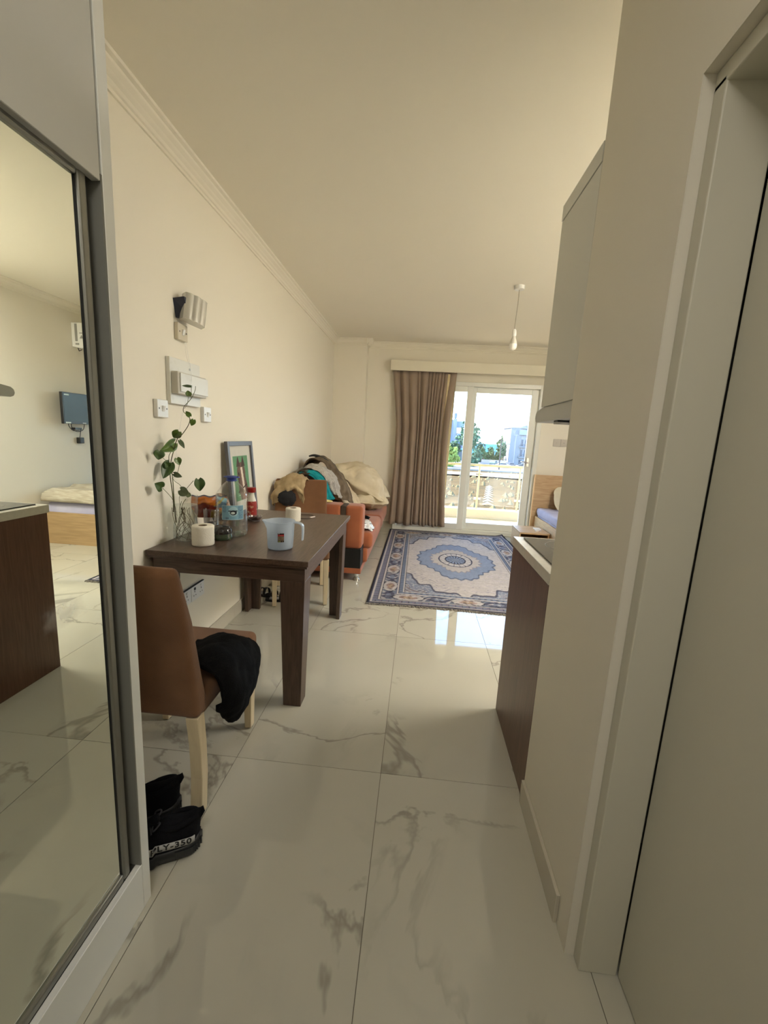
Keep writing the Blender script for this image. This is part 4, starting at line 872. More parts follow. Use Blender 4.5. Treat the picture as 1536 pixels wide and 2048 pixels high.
m_lf = [leafmat('leaf_green', (.065, .125, .018, 1), (.11, .18, .03, 1)), leafmat('leaf_dark_green', (.035, .075, .018, 1), (.06, .11, .025, 1)), leafmat('leaf_grey_green', (.09, .13, .06, 1), (.13, .17, .08, 1))]
for i, s in enumerate(STEMS):
    k = max(8, len(s)*5); q = [tuple(p) for p in crom(s, k)] if len(s) > 1 else s
    r0 = .0028 if i < 2 else .0015
    MB().tube(q, [r0*(1-.5*j/(k-1)) for j in range(k)], 6).build('stem', m_stem, pv, smooth=180)
rt = MB()
for i in range(16):
    a = random.uniform(0, 2*PI); q = [(VX+.02*math.cos(a), VY+.02*math.sin(a), TZ+.17)]
    for j in range(6):
        a += random.uniform(-.8, .8); rr = min(.046, .018+.009*j); q.append((VX+rr*math.cos(a), VY+rr*math.sin(a), TZ+.17-.026*(j+1)+random.uniform(-.006, .006)))
    rt.tube([tuple(p) for p in crom(q, 20)], .0011, 5)
o = rt.build('roots', mat('vine_roots', (.16, .12, .07, 1), .7), pv, smooth=180); o['kind'] = 'stuff'
def heart(L, Wd, fold, droop):
    n = 13; rows = []
    for i in range(n):
        t = i/(n-1)
        w = Wd*(math.sin(PI*min(1, t*.97+.03))**.55)*(1.0-.62*t)*1.45
        if i == n-1: w = 0.0005
        y = L*t; row = []
        for j in range(9):
            u = (j-4)/4; back = -.16*L*(abs(u)**1.3)*max(0, 1-t*3.2) if t < .3 else 0
            row.append((u*w, y+back, fold*abs(u)*w-droop*L*t*t+.05*w*math.sin(6*t+2*u)))
        rows.append(row)
    return rows
for i, (c, tp, hw) in enumerate(LEAVES):
    c, tp = Vector(c), Vector(tp); d = tp-c; Lh = d.length; base = c-d*.75; dy = d.normalized()
    toward = Vector((.62, -.70, .1+.3*math.sin(i*2.3))).normalized()
    dx = dy.cross(toward).normalized(); nrm = dx.cross(dy).normalized()
    rows = heart(Lh*1.75, max(hw, .006), .35+.25*math.sin(i*1.7), .12)
    P = [[tuple(base+dx*a+dy*b+nrm*h) for a, b, h in r] for r in rows]
    MB().grid(P).build('leaf', m_lf[1 if i in (0, 9, 11, 12, 15, 7) else (2 if i in (13, 14, 10, 6) else 0)], pv, smooth=180, solid=.0006)

m_paper = mat('toilet_paper', (.74, .71, .62, 1), .95, spec=.1, bump=.35, bscale=240)
m_card = mat('brown_cardboard_core', (.18, .12, .07, 1), .9)
def roll(label, x, y, r, h, grp):
    t = thing('toilet_roll', label, 'toilet roll', (x, y, TZ), 0, grp)
    pr = [(.021, .0005), (r-.002, .0005), (r, .003)]+[(r+(.0006 if k % 2 else 0), .003+(h-.006)*k/10) for k in range(1, 10)]+[(r, h-.003), (r-.003, h), (.021, h-.0005)]
    MB().lathe(pr, (x, y, TZ), 56, close=True).build('paper', m_paper, t, smooth=60)
    MB().lathe([(.0212, .001), (.0212, h-.001), (.0200, h-.001), (.0200, .001)], (x, y, TZ), 40, close=True).build('core', m_card, t, smooth=40)
    MB().cyl((x, y), .020, TZ+.0005, TZ+.001, 24).build('core_shadow_disc', m_card, t)
roll('white toilet roll at the near edge of the table by the vine', -1.045, 1.972, .0525, .099, 'toilet rolls on the table')
roll('white toilet roll at the back of the table behind the measuring jug', -.797, 2.678, .049, .088, 'toilet rolls on the table')

jt = thing('lidded_jar', 'small green jar with a glossy black lid beside the near toilet roll', 'jar', (-1.005, 2.10, TZ))
MB().lathe([(.0005, .001), (.046, .001), (.050, .006), (.050, .018), (.047, .034), (.0005, .034)], (-1.005, 2.10, TZ), 36).build('glass_body', mat('dark_green_glass', (.03, .05, .025, 1), .08, spec=.7, coat=.6), jt, smooth=40)
bumpy([(.0495, .034), (.0495, .040), (.046, .056), (.036, .070), (.022, .076), (.0005, .0765)], 48, (-1.005, 2.10, TZ), 12, .025, (.034, .06)).build('lid', mat('glossy_black_lid', (.012, .009, .009, 1), .12, spec=.7), jt, smooth=180)

wb = thing('water_bottle', 'large clear plastic water bottle with a blue handle cap and a blue label', 'bottle', (-1.0, 2.205, TZ))
bc = (-1.0, 2.205, TZ); pr = [(.0005, .014), (.05, .006), (.070, .002), (.080, .010), (.084, .024)]
for k in range(13):
    z = .034+k*.0145
    if .075 < z < .165 and False: pass
    pr += [(.0845, z), (.0815, z+.007)]
pr += [(.084, .222), (.080, .234), (.060, .262), (.038, .288), (.027, .298), (.0245, .302), (.0245, .312)]
bumpy(pr, 72, bc, 8, .05, (0, .012)).build('body', m_clear, wb, smooth=180)
MB().lathe([(.0005, .012), (.074, .012), (.080, .026), (.080, .064), (.0005, .0645)], bc, 48).build('water', m_water, wb, smooth=40)
mc = mat('blue_cap_plastic', (.012, .035, .22, 1), .35)
cp_ = MB().lathe([(.0005, .328), (.024, .328), (.0262, .325), (.0262, .304), (.0245, .300), (.0005, .300)], bc, 40).build('cap', mc, wb, smooth=40)
MB().tube([(bc[0]+.040*math.cos(a), bc[1]+.040*math.sin(a)*.8, bc[2]+.321) for a in np.linspace(0, 2*PI, 40, endpoint=False)], .0032, 6, close=True).build('carry_ring', mc, cp_, smooth=180)
MB().lathe([(.0262, .302), (.030, .302), (.030, .306), (.0262, .306)], bc, 40, close=True).build('neck_ring', mc, wb)
nx, ny = 90, 60; X, Y = np.meshgrid(np.linspace(0, 1, nx), np.linspace(0, 1, ny)); rs = np.random.RandomState(5)
C = np.tile(np.array(lin((120, 160, 178))[:3]), (ny, nx, 1)); C *= (.85+.3*rs.rand(ny, nx))[..., None]
def put(C, m, c): C[m] = np.array(lin(c)[:3])
put(C, np.hypot((X-.52)/.22, (Y-.58)/.34) < 1, (158, 190, 196)); put(C, np.hypot((X-.52)/.15, (Y-.5)/.17) < 1, (22, 26, 32)); put(C, np.hypot((X-.50)/.09, (Y-.48)/.08) < 1, (196, 206, 200))
put(C, (abs(Y-.62) < .03) & (abs(X-.5) < .2), (22, 26, 32)); put(C, (abs(Y-.12) < .05) & (X > .15) & (X < .32) & ((X*30).astype(int) % 2 == 0), (40, 50, 70)); put(C, (X > .72) & (rs.rand(ny, nx) > .55), (60, 92, 118)); put(C, (X < .2) & (Y > .5) & (rs.rand(ny, nx) > .6), (84, 116, 140))
put(C, (X < .015) | (X > .985) | (Y < .03) | (Y > .97), (170, 200, 205))
a0 = math.atan2(-2.205, 1.0)  # direction from the bottle to the viewer's side
color_grid('label', nx, ny, lambda u, v: (bc[0]+.0862*math.cos(a0-.62+1.35*u), bc[1]+.0862*math.sin(a0-.62+1.35*u), bc[2]+.100+.078*v), C, attr_mat('bottle_label_print', .4, spec=.4), wb)

kb = thing('ketchup_bottle', 'ketchup bottle with a red cap and red label behind the water bottle', 'bottle', (-1.075, 2.665, TZ))
kc_ = (-1.075, 2.665, TZ)
MB().lathe([(.0005, .001), (.032, .001), (.034, .01), (.034, .09), (.031, .115), (.022, .145), (.018, .165), (.018, .175), (.0005, .175)], kc_, 32).build('body', mat('pale_clear_plastic', (.62, .60, .52, 1), .15, spec=.6), kb, smooth=40)
MB().lathe([(.0348, .02), (.0348, .095), (.0318, .118)], kc_, 32).build('label', mat('red_label', (.30, .02, .015, 1), .3, col2=(.55, .40, .25, 1), scale=40, lo=.55, hi=.68), kb, smooth=60)
MB().lathe([(.0005, .208), (.026, .208), (.030, .204), (.027, .176), (.0005, .176)], kc_, 32).build('cap', mat('red_cap', (.24, .008, .006, 1), .3), kb, smooth=40)
ds = thing('glass_dish', 'small round clear glass dish beside the ketchup bottle', 'dish', (-1.045, 2.60, TZ))
MB().lathe([(.0005, .001), (.030, .001), (.042, .020), (.044, .032), (.040, .032), (.037, .020), (.026, .006), (.0005, .006)], (-1.025, 2.60, TZ), 36).build('bowl', m_clear2, ds, smooth=60)
MB().lathe([(.026, .0065), (.036, .018), (.036, .0225), (.012, .0165)], (-1.025, 2.60, TZ), 24).build('contents', mat('dark_brown_contents', (.05, .03, .02, 1), .6), ds, smooth=60)
# tumbler with a crisp packet stuffed in, patterned packet behind
tg = thing('glass_tumbler', 'clear glass tumbler holding a crisp packet behind the toilet roll', 'glass', (-1.135, 2.235, TZ))
bumpy([(.0005, .006), (.034, .002), (.037, .008), (.038, .05), (.042, .12), (.0435, .135), (.0415, .135), (.040, .12), (.035, .05), (.033, .014), (.0005, .012)], 48, (-1.135, 2.235, TZ), 16, .02, (.01, .11)).build('glass', m_clear2, tg, smooth=180)
blob('crumpled_paper', mat('grey_crumpled_paper', (.20, .18, .18, 1), .7, col2=(.04, .04, .04, 1), scale=40), (-1.135, 2.235, TZ+.035), (.055, .055, .045), 0, .25, 3, 4, parent=tg, n=14)
rows = []
for j in range(26):
    v = j/25; row = []
    for i in range(30):
        u = i/29; w = .055+.045*min(1, v*1.6); x = -w+2*w*u; th = .020*math.sin(PI*u)*(1-v)**.4*(.4+v*1.6)
        row.append((x, th+.006*fbm(x*30, v*4, 0, 2), .075+.125*v+.004*math.sin(20*u)*v))
    rows.append(row)
Mx = Matrix.Translation((-1.165, 2.26, TZ)) @ Matrix.Rotation(math.radians(22), 4, 'Z') @ Matrix.Rotation(math.radians(-5), 4, 'X')
F1 = [[tuple(Mx @ Vector((x, -y, z))) for x, y, z in r] for r in rows]; F2 = [[tuple(Mx @ Vector((x, y*.6, z))) for x, y, z in r] for r in rows]
nx, ny = 30, 26; X, Y = np.meshgrid(np.linspace(0, 1, nx), np.linspace(0, 1, ny)); C = np.tile(np.array(lin((178, 100, 28))[:3]), (ny, nx, 1))
put(C, (Y < .45+.2*np.sin(4*X)), (112, 38, 22)); put(C, (np.hypot(X-.45, Y-.25) < .18), (96, 26, 24)); put(C, (X > .72) & (Y > .45), (40, 84, 112)); put(C, (X+Y > 1.62), (120, 170, 190)); put(C, (abs(X-Y*.5-.45) < .04) & (Y > .5), (150, 140, 60)); put(C, (X < .15) & (Y < .6), (120, 50, 30)); put(C, (Y > .94), (70, 74, 90)); put(C, (X > .6) & (Y < .35), (140, 112, 44))
cpk = thing('crisp_packet', 'shiny orange and blue crisp packet standing in the tumbler', 'packet', (-1.165, 2.26, TZ+.08))
m_foil = attr_mat('foil_print', .25, spec=.7)
def pgrid(name, P, C, par):
    ob = MB().grid(P).build(name, m_foil, par, smooth=180); at = ob.data.color_attributes.new('Col', 'FLOAT_COLOR', 'POINT'); A = np.ones((len(P)*len(P[0]), 4), np.float32); A[:, :3] = C.reshape(-1, 3); at.data.foreach_set('color', A.ravel())
pgrid('front_film', F1, C, cpk); pgrid('back_film', F2, C[:, ::-1], cpk)
m_swirl = mat('brown_swirl_print', (60, 36, 26), .35, col2=(150, 116, 86), scale=9, lo=.47, hi=.52, dist=3.5, detail=1)
tag(pillow('patterned_packet', m_swirl, (-1.17, 2.42, TZ+.098), (.13, .05, .195), (0, 0, .35), .006, 5, n=24, sq=.35, org=(-1.17, 2.42, TZ)), 'brown packet with a swirling pattern between the crisp packet and the water bottle', 'packet')

# leaning picture
pc = thing('picture_frame', 'dark grey framed horse print leaning on the wall at the back of the table', 'picture', (-1.19, 2.80, TZ))
PA = Vector((-1.184, 2.600, TZ+.001)); ux = Vector((0, 1, 0)); uz = Vector((-1.228+1.184, 0, .494)).normalized(); un = ux.cross(uz).normalized()
if un.x < 0: un = -un
def fp(u, v, w): return tuple(PA+ux*u+uz*v+un*w)
def fbox(m, u0, u1, v0, v1, w0, w1):
    m.add([fp(u0, v0, w0), fp(u1, v0, w0), fp(u1, v1, w0), fp(u0, v1, w0), fp(u0, v0, w1), fp(u1, v0, w1), fp(u1, v1, w1), fp(u0, v1, w1)], [(0,3,2,1),(4,5,6,7),(0,1,5,4),(1,2,6,5),(2,3,7,6),(3,0,4,7)]); return m
FW, FH, FT = .405, .498, .030
m_fr2 = mat('charcoal_frame', (.10, .10, .11, 1), .35, spec=.5)
fm = MB()
for a in ((0, FT, 0, FH), (FW-FT, FW, 0, FH), (FT, FW-FT, 0, FT), (FT, FW-FT, FH-FT, FH)): fbox(fm, *a, 0, .022)
fm.build('frame', m_fr2, pc, bevel=.002)
fbox(MB(), .01, FW-.01, .01, FH-.01, .002, .008).build('mount', mat('cream_mount', (.66, .66, .60, 1), .8), pc)
nx, ny = 70, 96; X, Y = np.meshgrid(np.linspace(-1, 1, nx), np.linspace(0, 1, ny)); C = np.tile(np.array(lin((104, 158, 116))[:3]), (ny, nx, 1)); C *= (.85+.25*np.random.RandomState(2).rand(ny, nx))[..., None]
put(C, (X > -.30-.5*Y) & (X < .98-.9*Y) & (Y < .60), (96, 74, 60))
put(C, np.hypot((X+.02)/.56, (Y-.62)/.24) < 1, (112, 88, 74)); put(C, (abs(X-.06) < .46-.16*(.6-Y)) & (Y < .62) & (Y > .10), (112, 88, 74))
put(C, (abs(X+.36) < .20*(1-(Y-.78)/.21)+.04) & (Y > .76) & (Y < .97), (80, 60, 50)); put(C, (abs(X-.30) < .20*(1-(Y-.78)/.21)+.04) & (Y > .76) & (Y < .98), (76, 58, 48))
put(C, (abs(X-.05-.35*(.7-Y)) < .13) & (Y < .74), (228, 214, 198)); put(C, np.hypot((X+.36)/.08, (Y-.60)/.035) < 1, (30, 22, 20)); put(C, (abs(Y-.26-.12*X) < .018) & (abs(X) < .6), (52, 40, 34))
put(C, (X < -.22) & (X > -.5) & (Y < .55) & (Y > .15), (92, 70, 58)); put(C, np.hypot((X-.30)/.36, (Y-.05)/.09) < 1, (160, 122, 108))
color_grid('horse_print', nx, ny, lambda u, v: fp(.085+.235*u, .10+.30*v, .0085), C, attr_mat('print_paper', .6), pc)
MB().add([fp(FT-.004, FT-.004, .016), fp(FW-FT+.004, FT-.004, .016), fp(FW-FT+.004, FH-FT+.004, .016), fp(FT-.004, FH-FT+.004, .016)], [(0, 1, 2, 3)]).build('glazing', thin_glass('picture_glass', base=.03, edge=.5), pc)

# measuring jug
m_jug = thin_glass('translucent_polypropylene', tint=(.90, .93, .96, 1), base=.05, edge=.5, rough=.12, power=2, milk=.52, milkcol=(.66, .74, .83, 1))
JX, JY = -.660, 2.005
jg = thing('measuring_jug', 'translucent white plastic measuring jug with a sticker near the table edge', 'jug', (JX, JY, TZ))
rows = []
for r, z in [(.0005, .003), (.050, .002), (.0595, .005), (.0615, .012), (.0635, .05), (.066, .10), (.0675, .130), (.0690, .138), (.0705, .141), (.0700, .143)]:
    row = []
    for k in range(64):
        a = 2*PI*k/64; da = (a-PI+PI) % (2*PI)-PI; d = math.cos(a-math.radians(188)); sp = max(0, (d-.93)/.07)**1.5*.022*max(0, (z-.105)/.04)
        row.append((JX+(r+sp)*math.cos(a), JY+(r+sp)*math.sin(a), TZ+z))
    rows.append(row)
MB().grid(rows, cv=True).build('body', m_jug, jg, smooth=180, solid=.0014)
hm = MB(); hs = [(.066, .137), (.086, .137), (.100, .134), (.112, .122), (.114, .09), (.112, .048)]; ws = [.013, .012, .012, .0115, .011, .009]; ts = [.007, .007, .008, .008, .008, .007]
q = crom([(a, b, 0) for a, b in hs], 22); ww = np.interp(np.linspace(0, 5, 22), range(6), ws); tt = np.interp(np.linspace(0, 5, 22), range(6), ts); rows = []
for i, (a, b, _) in enumerate(q):
    dq = q[min(i+1, 21)]-q[max(i-1, 0)]; n2 = Vector((-dq[1], 0, dq[0])).normalized() if True else None
    n2 = Vector((dq[1], 0, -dq[0])).normalized(); row = []
    for sx_, sy_ in ((1, -1), (1, 1), (-1, 1), (-1, -1)): row.append((JX+a+n2.x*tt[i]*.5*sx_, JY+ww[i]*sy_, TZ+b+n2.z*tt[i]*.5*sx_))
    rows.append(row)
hm.grid(rows, cv=True); hm.f += [(3, 2, 1, 0), (84, 85, 86, 87)]
hm.build('handle', m_jug, jg, bevel=.002, smooth=60)
nx, ny = 24, 34; X, Y = np.meshgrid(np.linspace(0, 1, nx), np.linspace(0, 1, ny)); C = np.tile(np.array(lin((98, 82, 66))[:3]), (ny, nx, 1)); rs = np.random.RandomState(8)
put(C, Y > .82, (30, 16, 14)); put(C, (Y > .66) & (Y <= .82), (150, 42, 46)); put(C, (Y > .70) & (Y < .74) & (X > .15) & (X < .8), (190, 110, 100)); put(C, (Y > .9) & (X > .1) & (X < .3), (200, 190, 180)); put(C, (Y < .16) & (X > .55) & ((X*40).astype(int) % 2 == 0), (20, 20, 20)); put(C, (Y < .6) & (Y > .22) & (rs.rand(ny, nx) > .72), (140, 122, 100)); put(C, (Y < .14) & (X < .4) & (X > .1), (110, 120, 60))
a1 = math.atan2(-2.005, .66)
color_grid('sticker', nx, ny, lambda u, v: (JX+.0662*math.cos(a1-.20+.46*u), JY+.0662*math.sin(a1-.20+.46*u), TZ+.047+.046*v), C, attr_mat('sticker_print', .4), jg)
cb_ = thing('charging_cable', 'thin brown cable loop with a pale plug behind the far toilet roll', 'cable', (-.74, 2.88, TZ))
MB().tube([tuple(p) for p in crom([(-.80, 2.77, TZ+.003), (-.76, 2.765, TZ+.003), (-.72, 2.78, TZ+.003), (-.70, 2.83, TZ+.003), (-.72, 2.90, TZ+.003), (-.78, 2.91, TZ+.003), (-.84, 2.89, TZ+.003)], 40)], .0022, 6).build('lead', mat('brown_cable', (.10, .06, .045, 1), .5), cb_, smooth=180)
MB().tube([(-.713, 2.795, TZ+.006), (-.690, 2.835, TZ+.006)], .0055, 8).build('plug', mat('pale_pink_plastic', (.62, .52, .48, 1), .4), cb_, smooth=40)

# ------------------------------------------------------------------ shoes
m_knit = mat('black_knit_upper', (.006, .006, .008, 1), .85, spec=.15, bump=.4, bscale=500)
m_sole = mat('black_rubber_sole', (.012, .013, .014, 1), .45)
m_lace = mat('dark_grey_lace', (.03, .03, .035, 1), .8)
def sneaker(label, loc, rz, text, grp, kind='low'):
    t = thing('sneaker', label, 'shoe', loc, rz, grp); L = .29
    def outline(s, z):   # s 0 heel .. 1 toe -> half width
        w = .034+.016*math.sin(PI*min(1, s*.9+.08))+.010*math.sin(PI*s)**2*(s > .45)
        w *= (1-max(0, (s-.80)/.20)**2.6)**.5 if s > .80 else 1; w *= (1-max(0, (.12-s)/.12)**2.2)**.5 if s < .12 else 1
        return max(w, .001)
    rows = []
    for zz, inset in ((.002, .006), (.008, 0), (.028, -.001), (.040, .004), (.044, .012)):
        row = []
        n = 26
        for k in range(n+1): s = k/n; row.append((outline(s, zz)-inset if outline(s, zz) > inset else .0005, -L/2+L*s*(1)-(0), zz+.010*max(0, (s-.75)/.25)**2+.006*max(0, (.2-s)/.2)))
        row += [(-x, y, z) for x, y, z in reversed(row)]
        rows.append(row)
    m = MB().grid(rows, cv=True); m.f += [tuple(range(len(rows[0])-1, -1, -1)), tuple((len(rows)-1)*len(rows[0])+k for k in range(len(rows[0])))]
    m.build('sole', m_sole, t, local=True, smooth=50)
    rb = MB()
    for k in range(15):
        s = .005+.24*k/14
        for sg in (1, -1):
            x = sg*(outline(s, 0)+.0005); y = -L/2+L*s; rb.box(x-.003, x+.003, y-.0025, y+.0025, .012, .036)
    rb.build('sole_ribs', m_sole, t, local=True)
    # upper: cross-sections along the length
    rows = []; n = 30; m_ = 20
    for i in range(n+1):
        s = i/n; y = -L/2+.006+(L-.014)*s; w = max(outline(s, 0)-.004, .002)
        top = .120 if s < .35 else .120-(.120-.062)*((s-.35)/.35) if s < .70 else .062-.018*((s-.7)/.3)**1.4
        top += .012*math.exp(-((s-.03)/.06)**2); row = []
        for k in range(m_+1):
            a = PI*k/m_; cx = math.cos(a); sx = math.sin(a)
            wt = w*(1-.30*(sx if s < .6 else sx*.6)); row.append((wt*(abs(cx)**.75)*(1 if cx > 0 else -1), y-.010*sx*(s < .08), .038+(top-.038)*sx**.75))
        rows.append(row)
    MB().grid(rows).build('upper', m_knit, t, local=True, smooth=180)
    ring_ = [(.029*math.cos(a), -.076+.058*math.sin(a), .108+.010*(-math.sin(a))*(math.sin(a) < 0)-.004*(math.sin(a) > 0)) for a in np.linspace(0, 2*PI, 30, endpoint=False)]
    MB().tube(ring_, .0085, 8, close=True).build('collar', m_knit, t, local=True, smooth=180)
    MB().tube([(0, -.142, .100), (0, -.152, .118), (0, -.150, .132), (0, -.138, .126)], .005, 6).build('heel_tab', m_knit, t, local=True, smooth=180)
    lc = MB()
    for k in range(5):
        y = -.005+.020*k; z = .111-.0105*k
        lc.tube([(-.024, y, z-.016), (-.012, y+.004, z-.001), (.012, y+.010, z-.001), (.024, y+.014, z-.018)], .0028, 5)
    lc.tube([tuple(p) for p in crom([(0, -.012, .114), (-.022, -.03, .128), (-.036, -.012, .118), (-.006, -.010, .116), (.024, -.028, .130), (.038, -.008, .116), (.002, -.012, .115)], 36)], .0028, 5)
    lc.build('laces', m_lace, t, local=True, smooth=180)
    MB().tube([tuple(p) for p in crom([(0, .005, .116), (-.004, -.012, .128), (0, -.024, .136)], 8)], [.010, .012, .014, .015, .015, .014, .012, .008], 8).build('tongue', m_knit, t, local=True, smooth=180)
    if text:
        # pale stripe on the outer side with lettering
        P = []
        for j in range(2):
            row = []
            for i in range(30):
                s = .06+.50*i/29; w = outline(s, 0)-.0022; z0 = .050+.006*(i/29); hgt = .020; x = -w*(1.0 if j == 0 else .91); row.append((x-.0014, -L/2+L*s, z0-.002+(hgt if j else 0)))
            P.append(row)
        st = MB().grid(P).build('side_stripe', mat('pale_grey_stripe', (.42, .42, .41, 1), .7), t, local=True, smooth=180, solid=.001)
        tx = bpy.data.curves.new('lettering', 'FONT'); tx.body = text; tx.size = .021; tx.extrude = .0002; tx.offset = .0006; tx.align_x = 'LEFT'; tx.space_character = 1.15
        to = bpy.data.objects.new('tmp_text', tx); COL.objects.link(to); bpy.context.view_layer.update()
        me = bpy.data.meshes.new_from_object(to.evaluated_get(bpy.context.evaluated_depsgraph_get())); bpy.data.objects.remove(to)
        xs = [v.co.x for v in me.vertices]; x0, x1 = min(xs), max(xs)
        for v in me.vertices:
            u = (v.co.x-x0)/(x1-x0); s = .475-.385*u; w = outline(s, 0)-.0022; z0 = .051+.006*(s-.13)/.51; h = v.co.y/.0150
            v.co = (-w*(1-.09*min(1, max(0, h)))-.0024-v.co.z, -L/2+L*s, z0+.0015+.0150*h)
        me.materials.append(m_black); lo = bpy.data.objects.new('lettering', me); COL.objects.link(lo); lo.parent = st
    return t
sneaker('black knitted sneaker with PLY-350 lettering on its pale side stripe beside the wardrobe', (-.755, 1.062, 0), math.radians(114), 'PLY-350', 'black sneakers beside the wardrobe')
sneaker('black knitted sneaker partly hidden behind the lettered one by the chair leg', (-.885, 1.165, 0), math.radians(120), '', 'black sneakers beside the wardrobe')
def sandal(label, loc, rz):
    t = thing('sandal', label, 'shoe', loc, rz, 'black sandals under the table')
    pts = [(.030*math.cos(a)*(1+.25*math.sin(a)), .125*math.sin(a)) for a in np.linspace(0, 2*PI, 30, endpoint=False)]
    MB().prism(pts, 'z', .0, .022).build('sole', m_sole, t, local=True, bevel=.003)
    for y0, z in ((.05, .055), (.0, .065), (-.08, .06)):
        MB().grid([[(.036*math.cos(a), y0+dy, .018+z*math.sin(a)*.9) for a in np.linspace(0, PI, 14)] for dy in (-.012, .012)]).build('strap', m_black, t, local=True, smooth=180, solid=.003)
    MB().grid([[(.026*math.cos(a), .05+dy, .0225+.004*math.sin(a)) for a in np.linspace(0, PI, 8)] for dy in (-.05, .04)]).build('insole_patch', mat('pale_insole', (.45, .46, .48, 1), .7), t, local=True)
    return t
sandal('black strappy sandal lying nearest the wall under the far chair', (-1.165, 3.20, 0), math.radians(70))
sandal('black strappy sandal behind the table leg under the far chair', (-1.02, 3.13, 0), math.radians(100))

# ------------------------------------------------------------------ outside
GZ = -6.0
m_field = mat('dry_grass_field', (.105, .074, .034, 1), .95, spec=.03, col2=(.070, .053, .026, 1), scale=.5, detail=12, lo=.4, hi=.62)
struct(MB().grid([[(x, y, GZ+(.25*fbm(x*.05, y*.05, 0, 1) if y > 12 else 0)) for x in np.linspace(-260, 320, 60)] for y in np.linspace(6.6, 262, 60)]).build('ground', m_field, smooth=180))
MB_ = MB
m_road = mat('pale_asphalt', (.20, .19, .175, 1), .9, col2=(.24, .225, .205, 1), scale=.2)
struct(MB().box(-120, 200, 112, 176, GZ-.1, GZ+.36).build('ground_road', m_road, bevel=.1))
struct(MB().add([(2, 92, GZ+.33), (60, 84, GZ+.33), (60, 112, GZ+.34), (2, 98, GZ+.34)], [(0, 1, 2, 3)]).build('ground_path', mat('pale_dirt', (.22, .185, .135, 1), .95)))
struct(MB().box(-3000, 6000, 262, 9000, -24, -22).build('sea', mat('sea_water', (.035, .12, .19, 1), .9, spec=0, col2=(.045, .14, .21, 1), scale=.01)))
m_wh = mat('bleached_stone', (.24, .21, .155, 1), .95)
fw = thing('furrow_track', 'row of pale furrows crossing the dry field below the railing', 'furrows', (10.2, 60, GZ))
for i in range(9):
    y = 50+i*2.5; x = 8.6+.172*(y-50); w = .62
    MB().add([(x-w, y, GZ+.1), (x, y+.25, GZ+.22), (x+w, y, GZ+.1), (x+w, y+.6, GZ+.1), (x, y+.8, GZ+.22), (x-w, y+.6, GZ+.1), (x, y+.5, GZ+.45)], [(0, 1, 6), (1, 2, 6), (2, 3, 6), (3, 4, 6), (4, 5, 6), (5, 0, 6)]).build('ridge', m_wh, fw)
random.seed(11)
m_bush = [mat('dry_scrub', (.17, .13, .055, 1), .95, col2=(.12, .095, .04, 1), scale=1.5), mat('olive_tree_foliage', (.05, .10, .035, 1), .9, col2=(.10, .17, .06, 1), scale=.6), mat('grey_green_foliage', (.045, .10, .06, 1), .9, col2=(.10, .18, .10, 1), scale=.5), mat('yellow_green_foliage', (.20, .27, .05, 1), .9, col2=(.28, .34, .08, 1), scale=.8)]
def foliage(mb, c, rx, ry, rz, n, s, seed):
    r_ = random.Random(seed)
    for _ in range(n):
        while True:
            d = Vector((r_.uniform(-1, 1), r_.uniform(-1, 1), r_.uniform(-1, 1)))
            if .35 < d.length < 1: break
        k = .75+.5*fbm(d.x*1.6, d.y*1.6, d.z*1.6, seed); p = Vector((c[0]+d.x*rx*k, c[1]+d.y*ry*k, c[2]+d.z*rz*k))
        a = Vector((r_.uniform(-1, 1), r_.uniform(-1, 1), r_.uniform(-1, 1))).normalized(); b = a.orthogonal().normalized(); c2 = a.cross(b); q = s*r_.uniform(.6, 1.4)
        mb.add([p+b*q, p+c2*q*.8, p-b*q, p-c2*q*.8], [(0, 1, 2, 3)])
m_trunk = mat('tree_trunk_bark', (.12, .09, .06, 1), .9)
def tree(name, label, x, y, h, w, mi, grp, seed, trunk=.3):
    t = thing(name, label, 'tree', (x, y, GZ), 0, grp)
    f = MB(); foliage(f, (x, y, GZ+h*.62), w/2, w/2, h*.40, 520, w*.055+.12, seed); foliage(f, (x+w*.12, y, GZ+h*.5), w*.42, w*.42, h*.3, 260, w*.055+.12, seed+1)
    o = f.build('foliage', m_bush[mi], t); o['kind'] = 'stuff'
    MB().tube([(x, y, GZ), (x+.1, y, GZ+h*.3), (x-.1, y, GZ+h*.6)], [trunk, trunk*.8, trunk*.5], 8).build('trunk', m_trunk, t)
TG = 'trees in front of the sea'; ORD = ['fourth from left,', 'fifth from left,', 'sixth from left,', 'seventh from left,', 'eighth from left, behind the white block,', 'ninth from left, behind the white block,', 'rightmost, behind the white block,', 'second from left,', 'leftmost,', 'third from left, shorter']
tree('eucalyptus_tree', 'tallest grey green tree beside the sliding door post outside', 17.0, 150, 15.5, 8.5, 2, None, 3)
for i, (x, y, h, w) in enumerate([(22.6, 151.6, 6.0, 2.2), (22.9, 163, 8.2, 3.4), (27.0, 162, 6.6, 3.0), (29.4, 151.5, 9.0, 2.6), (32.5, 171, 10.5, 5), (38.5, 177, 9.5, 5), (44.5, 183, 10.8, 4.6), (12.5, 152, 8, 4.4), (10.0, 149, 7, 3.4), (19.6, 143, 5.4, 3.6)]):
    tree('coastal_tree', ORD[i]+' grey green tree in the row before the sea', x, y, h, w, 2 if i % 2 else 1, TG, 20+i)
t = thing('green_bush', 'yellow green bush behind the railing at the curtain edge', 'bush', (8.5, 118, GZ)); f = MB(); foliage(f, (8.2, 118, GZ+3.0), 3.4, 2, 3.6, 900, .45, 5); o = f.build('foliage', m_bush[3], t); o['kind'] = 'stuff'
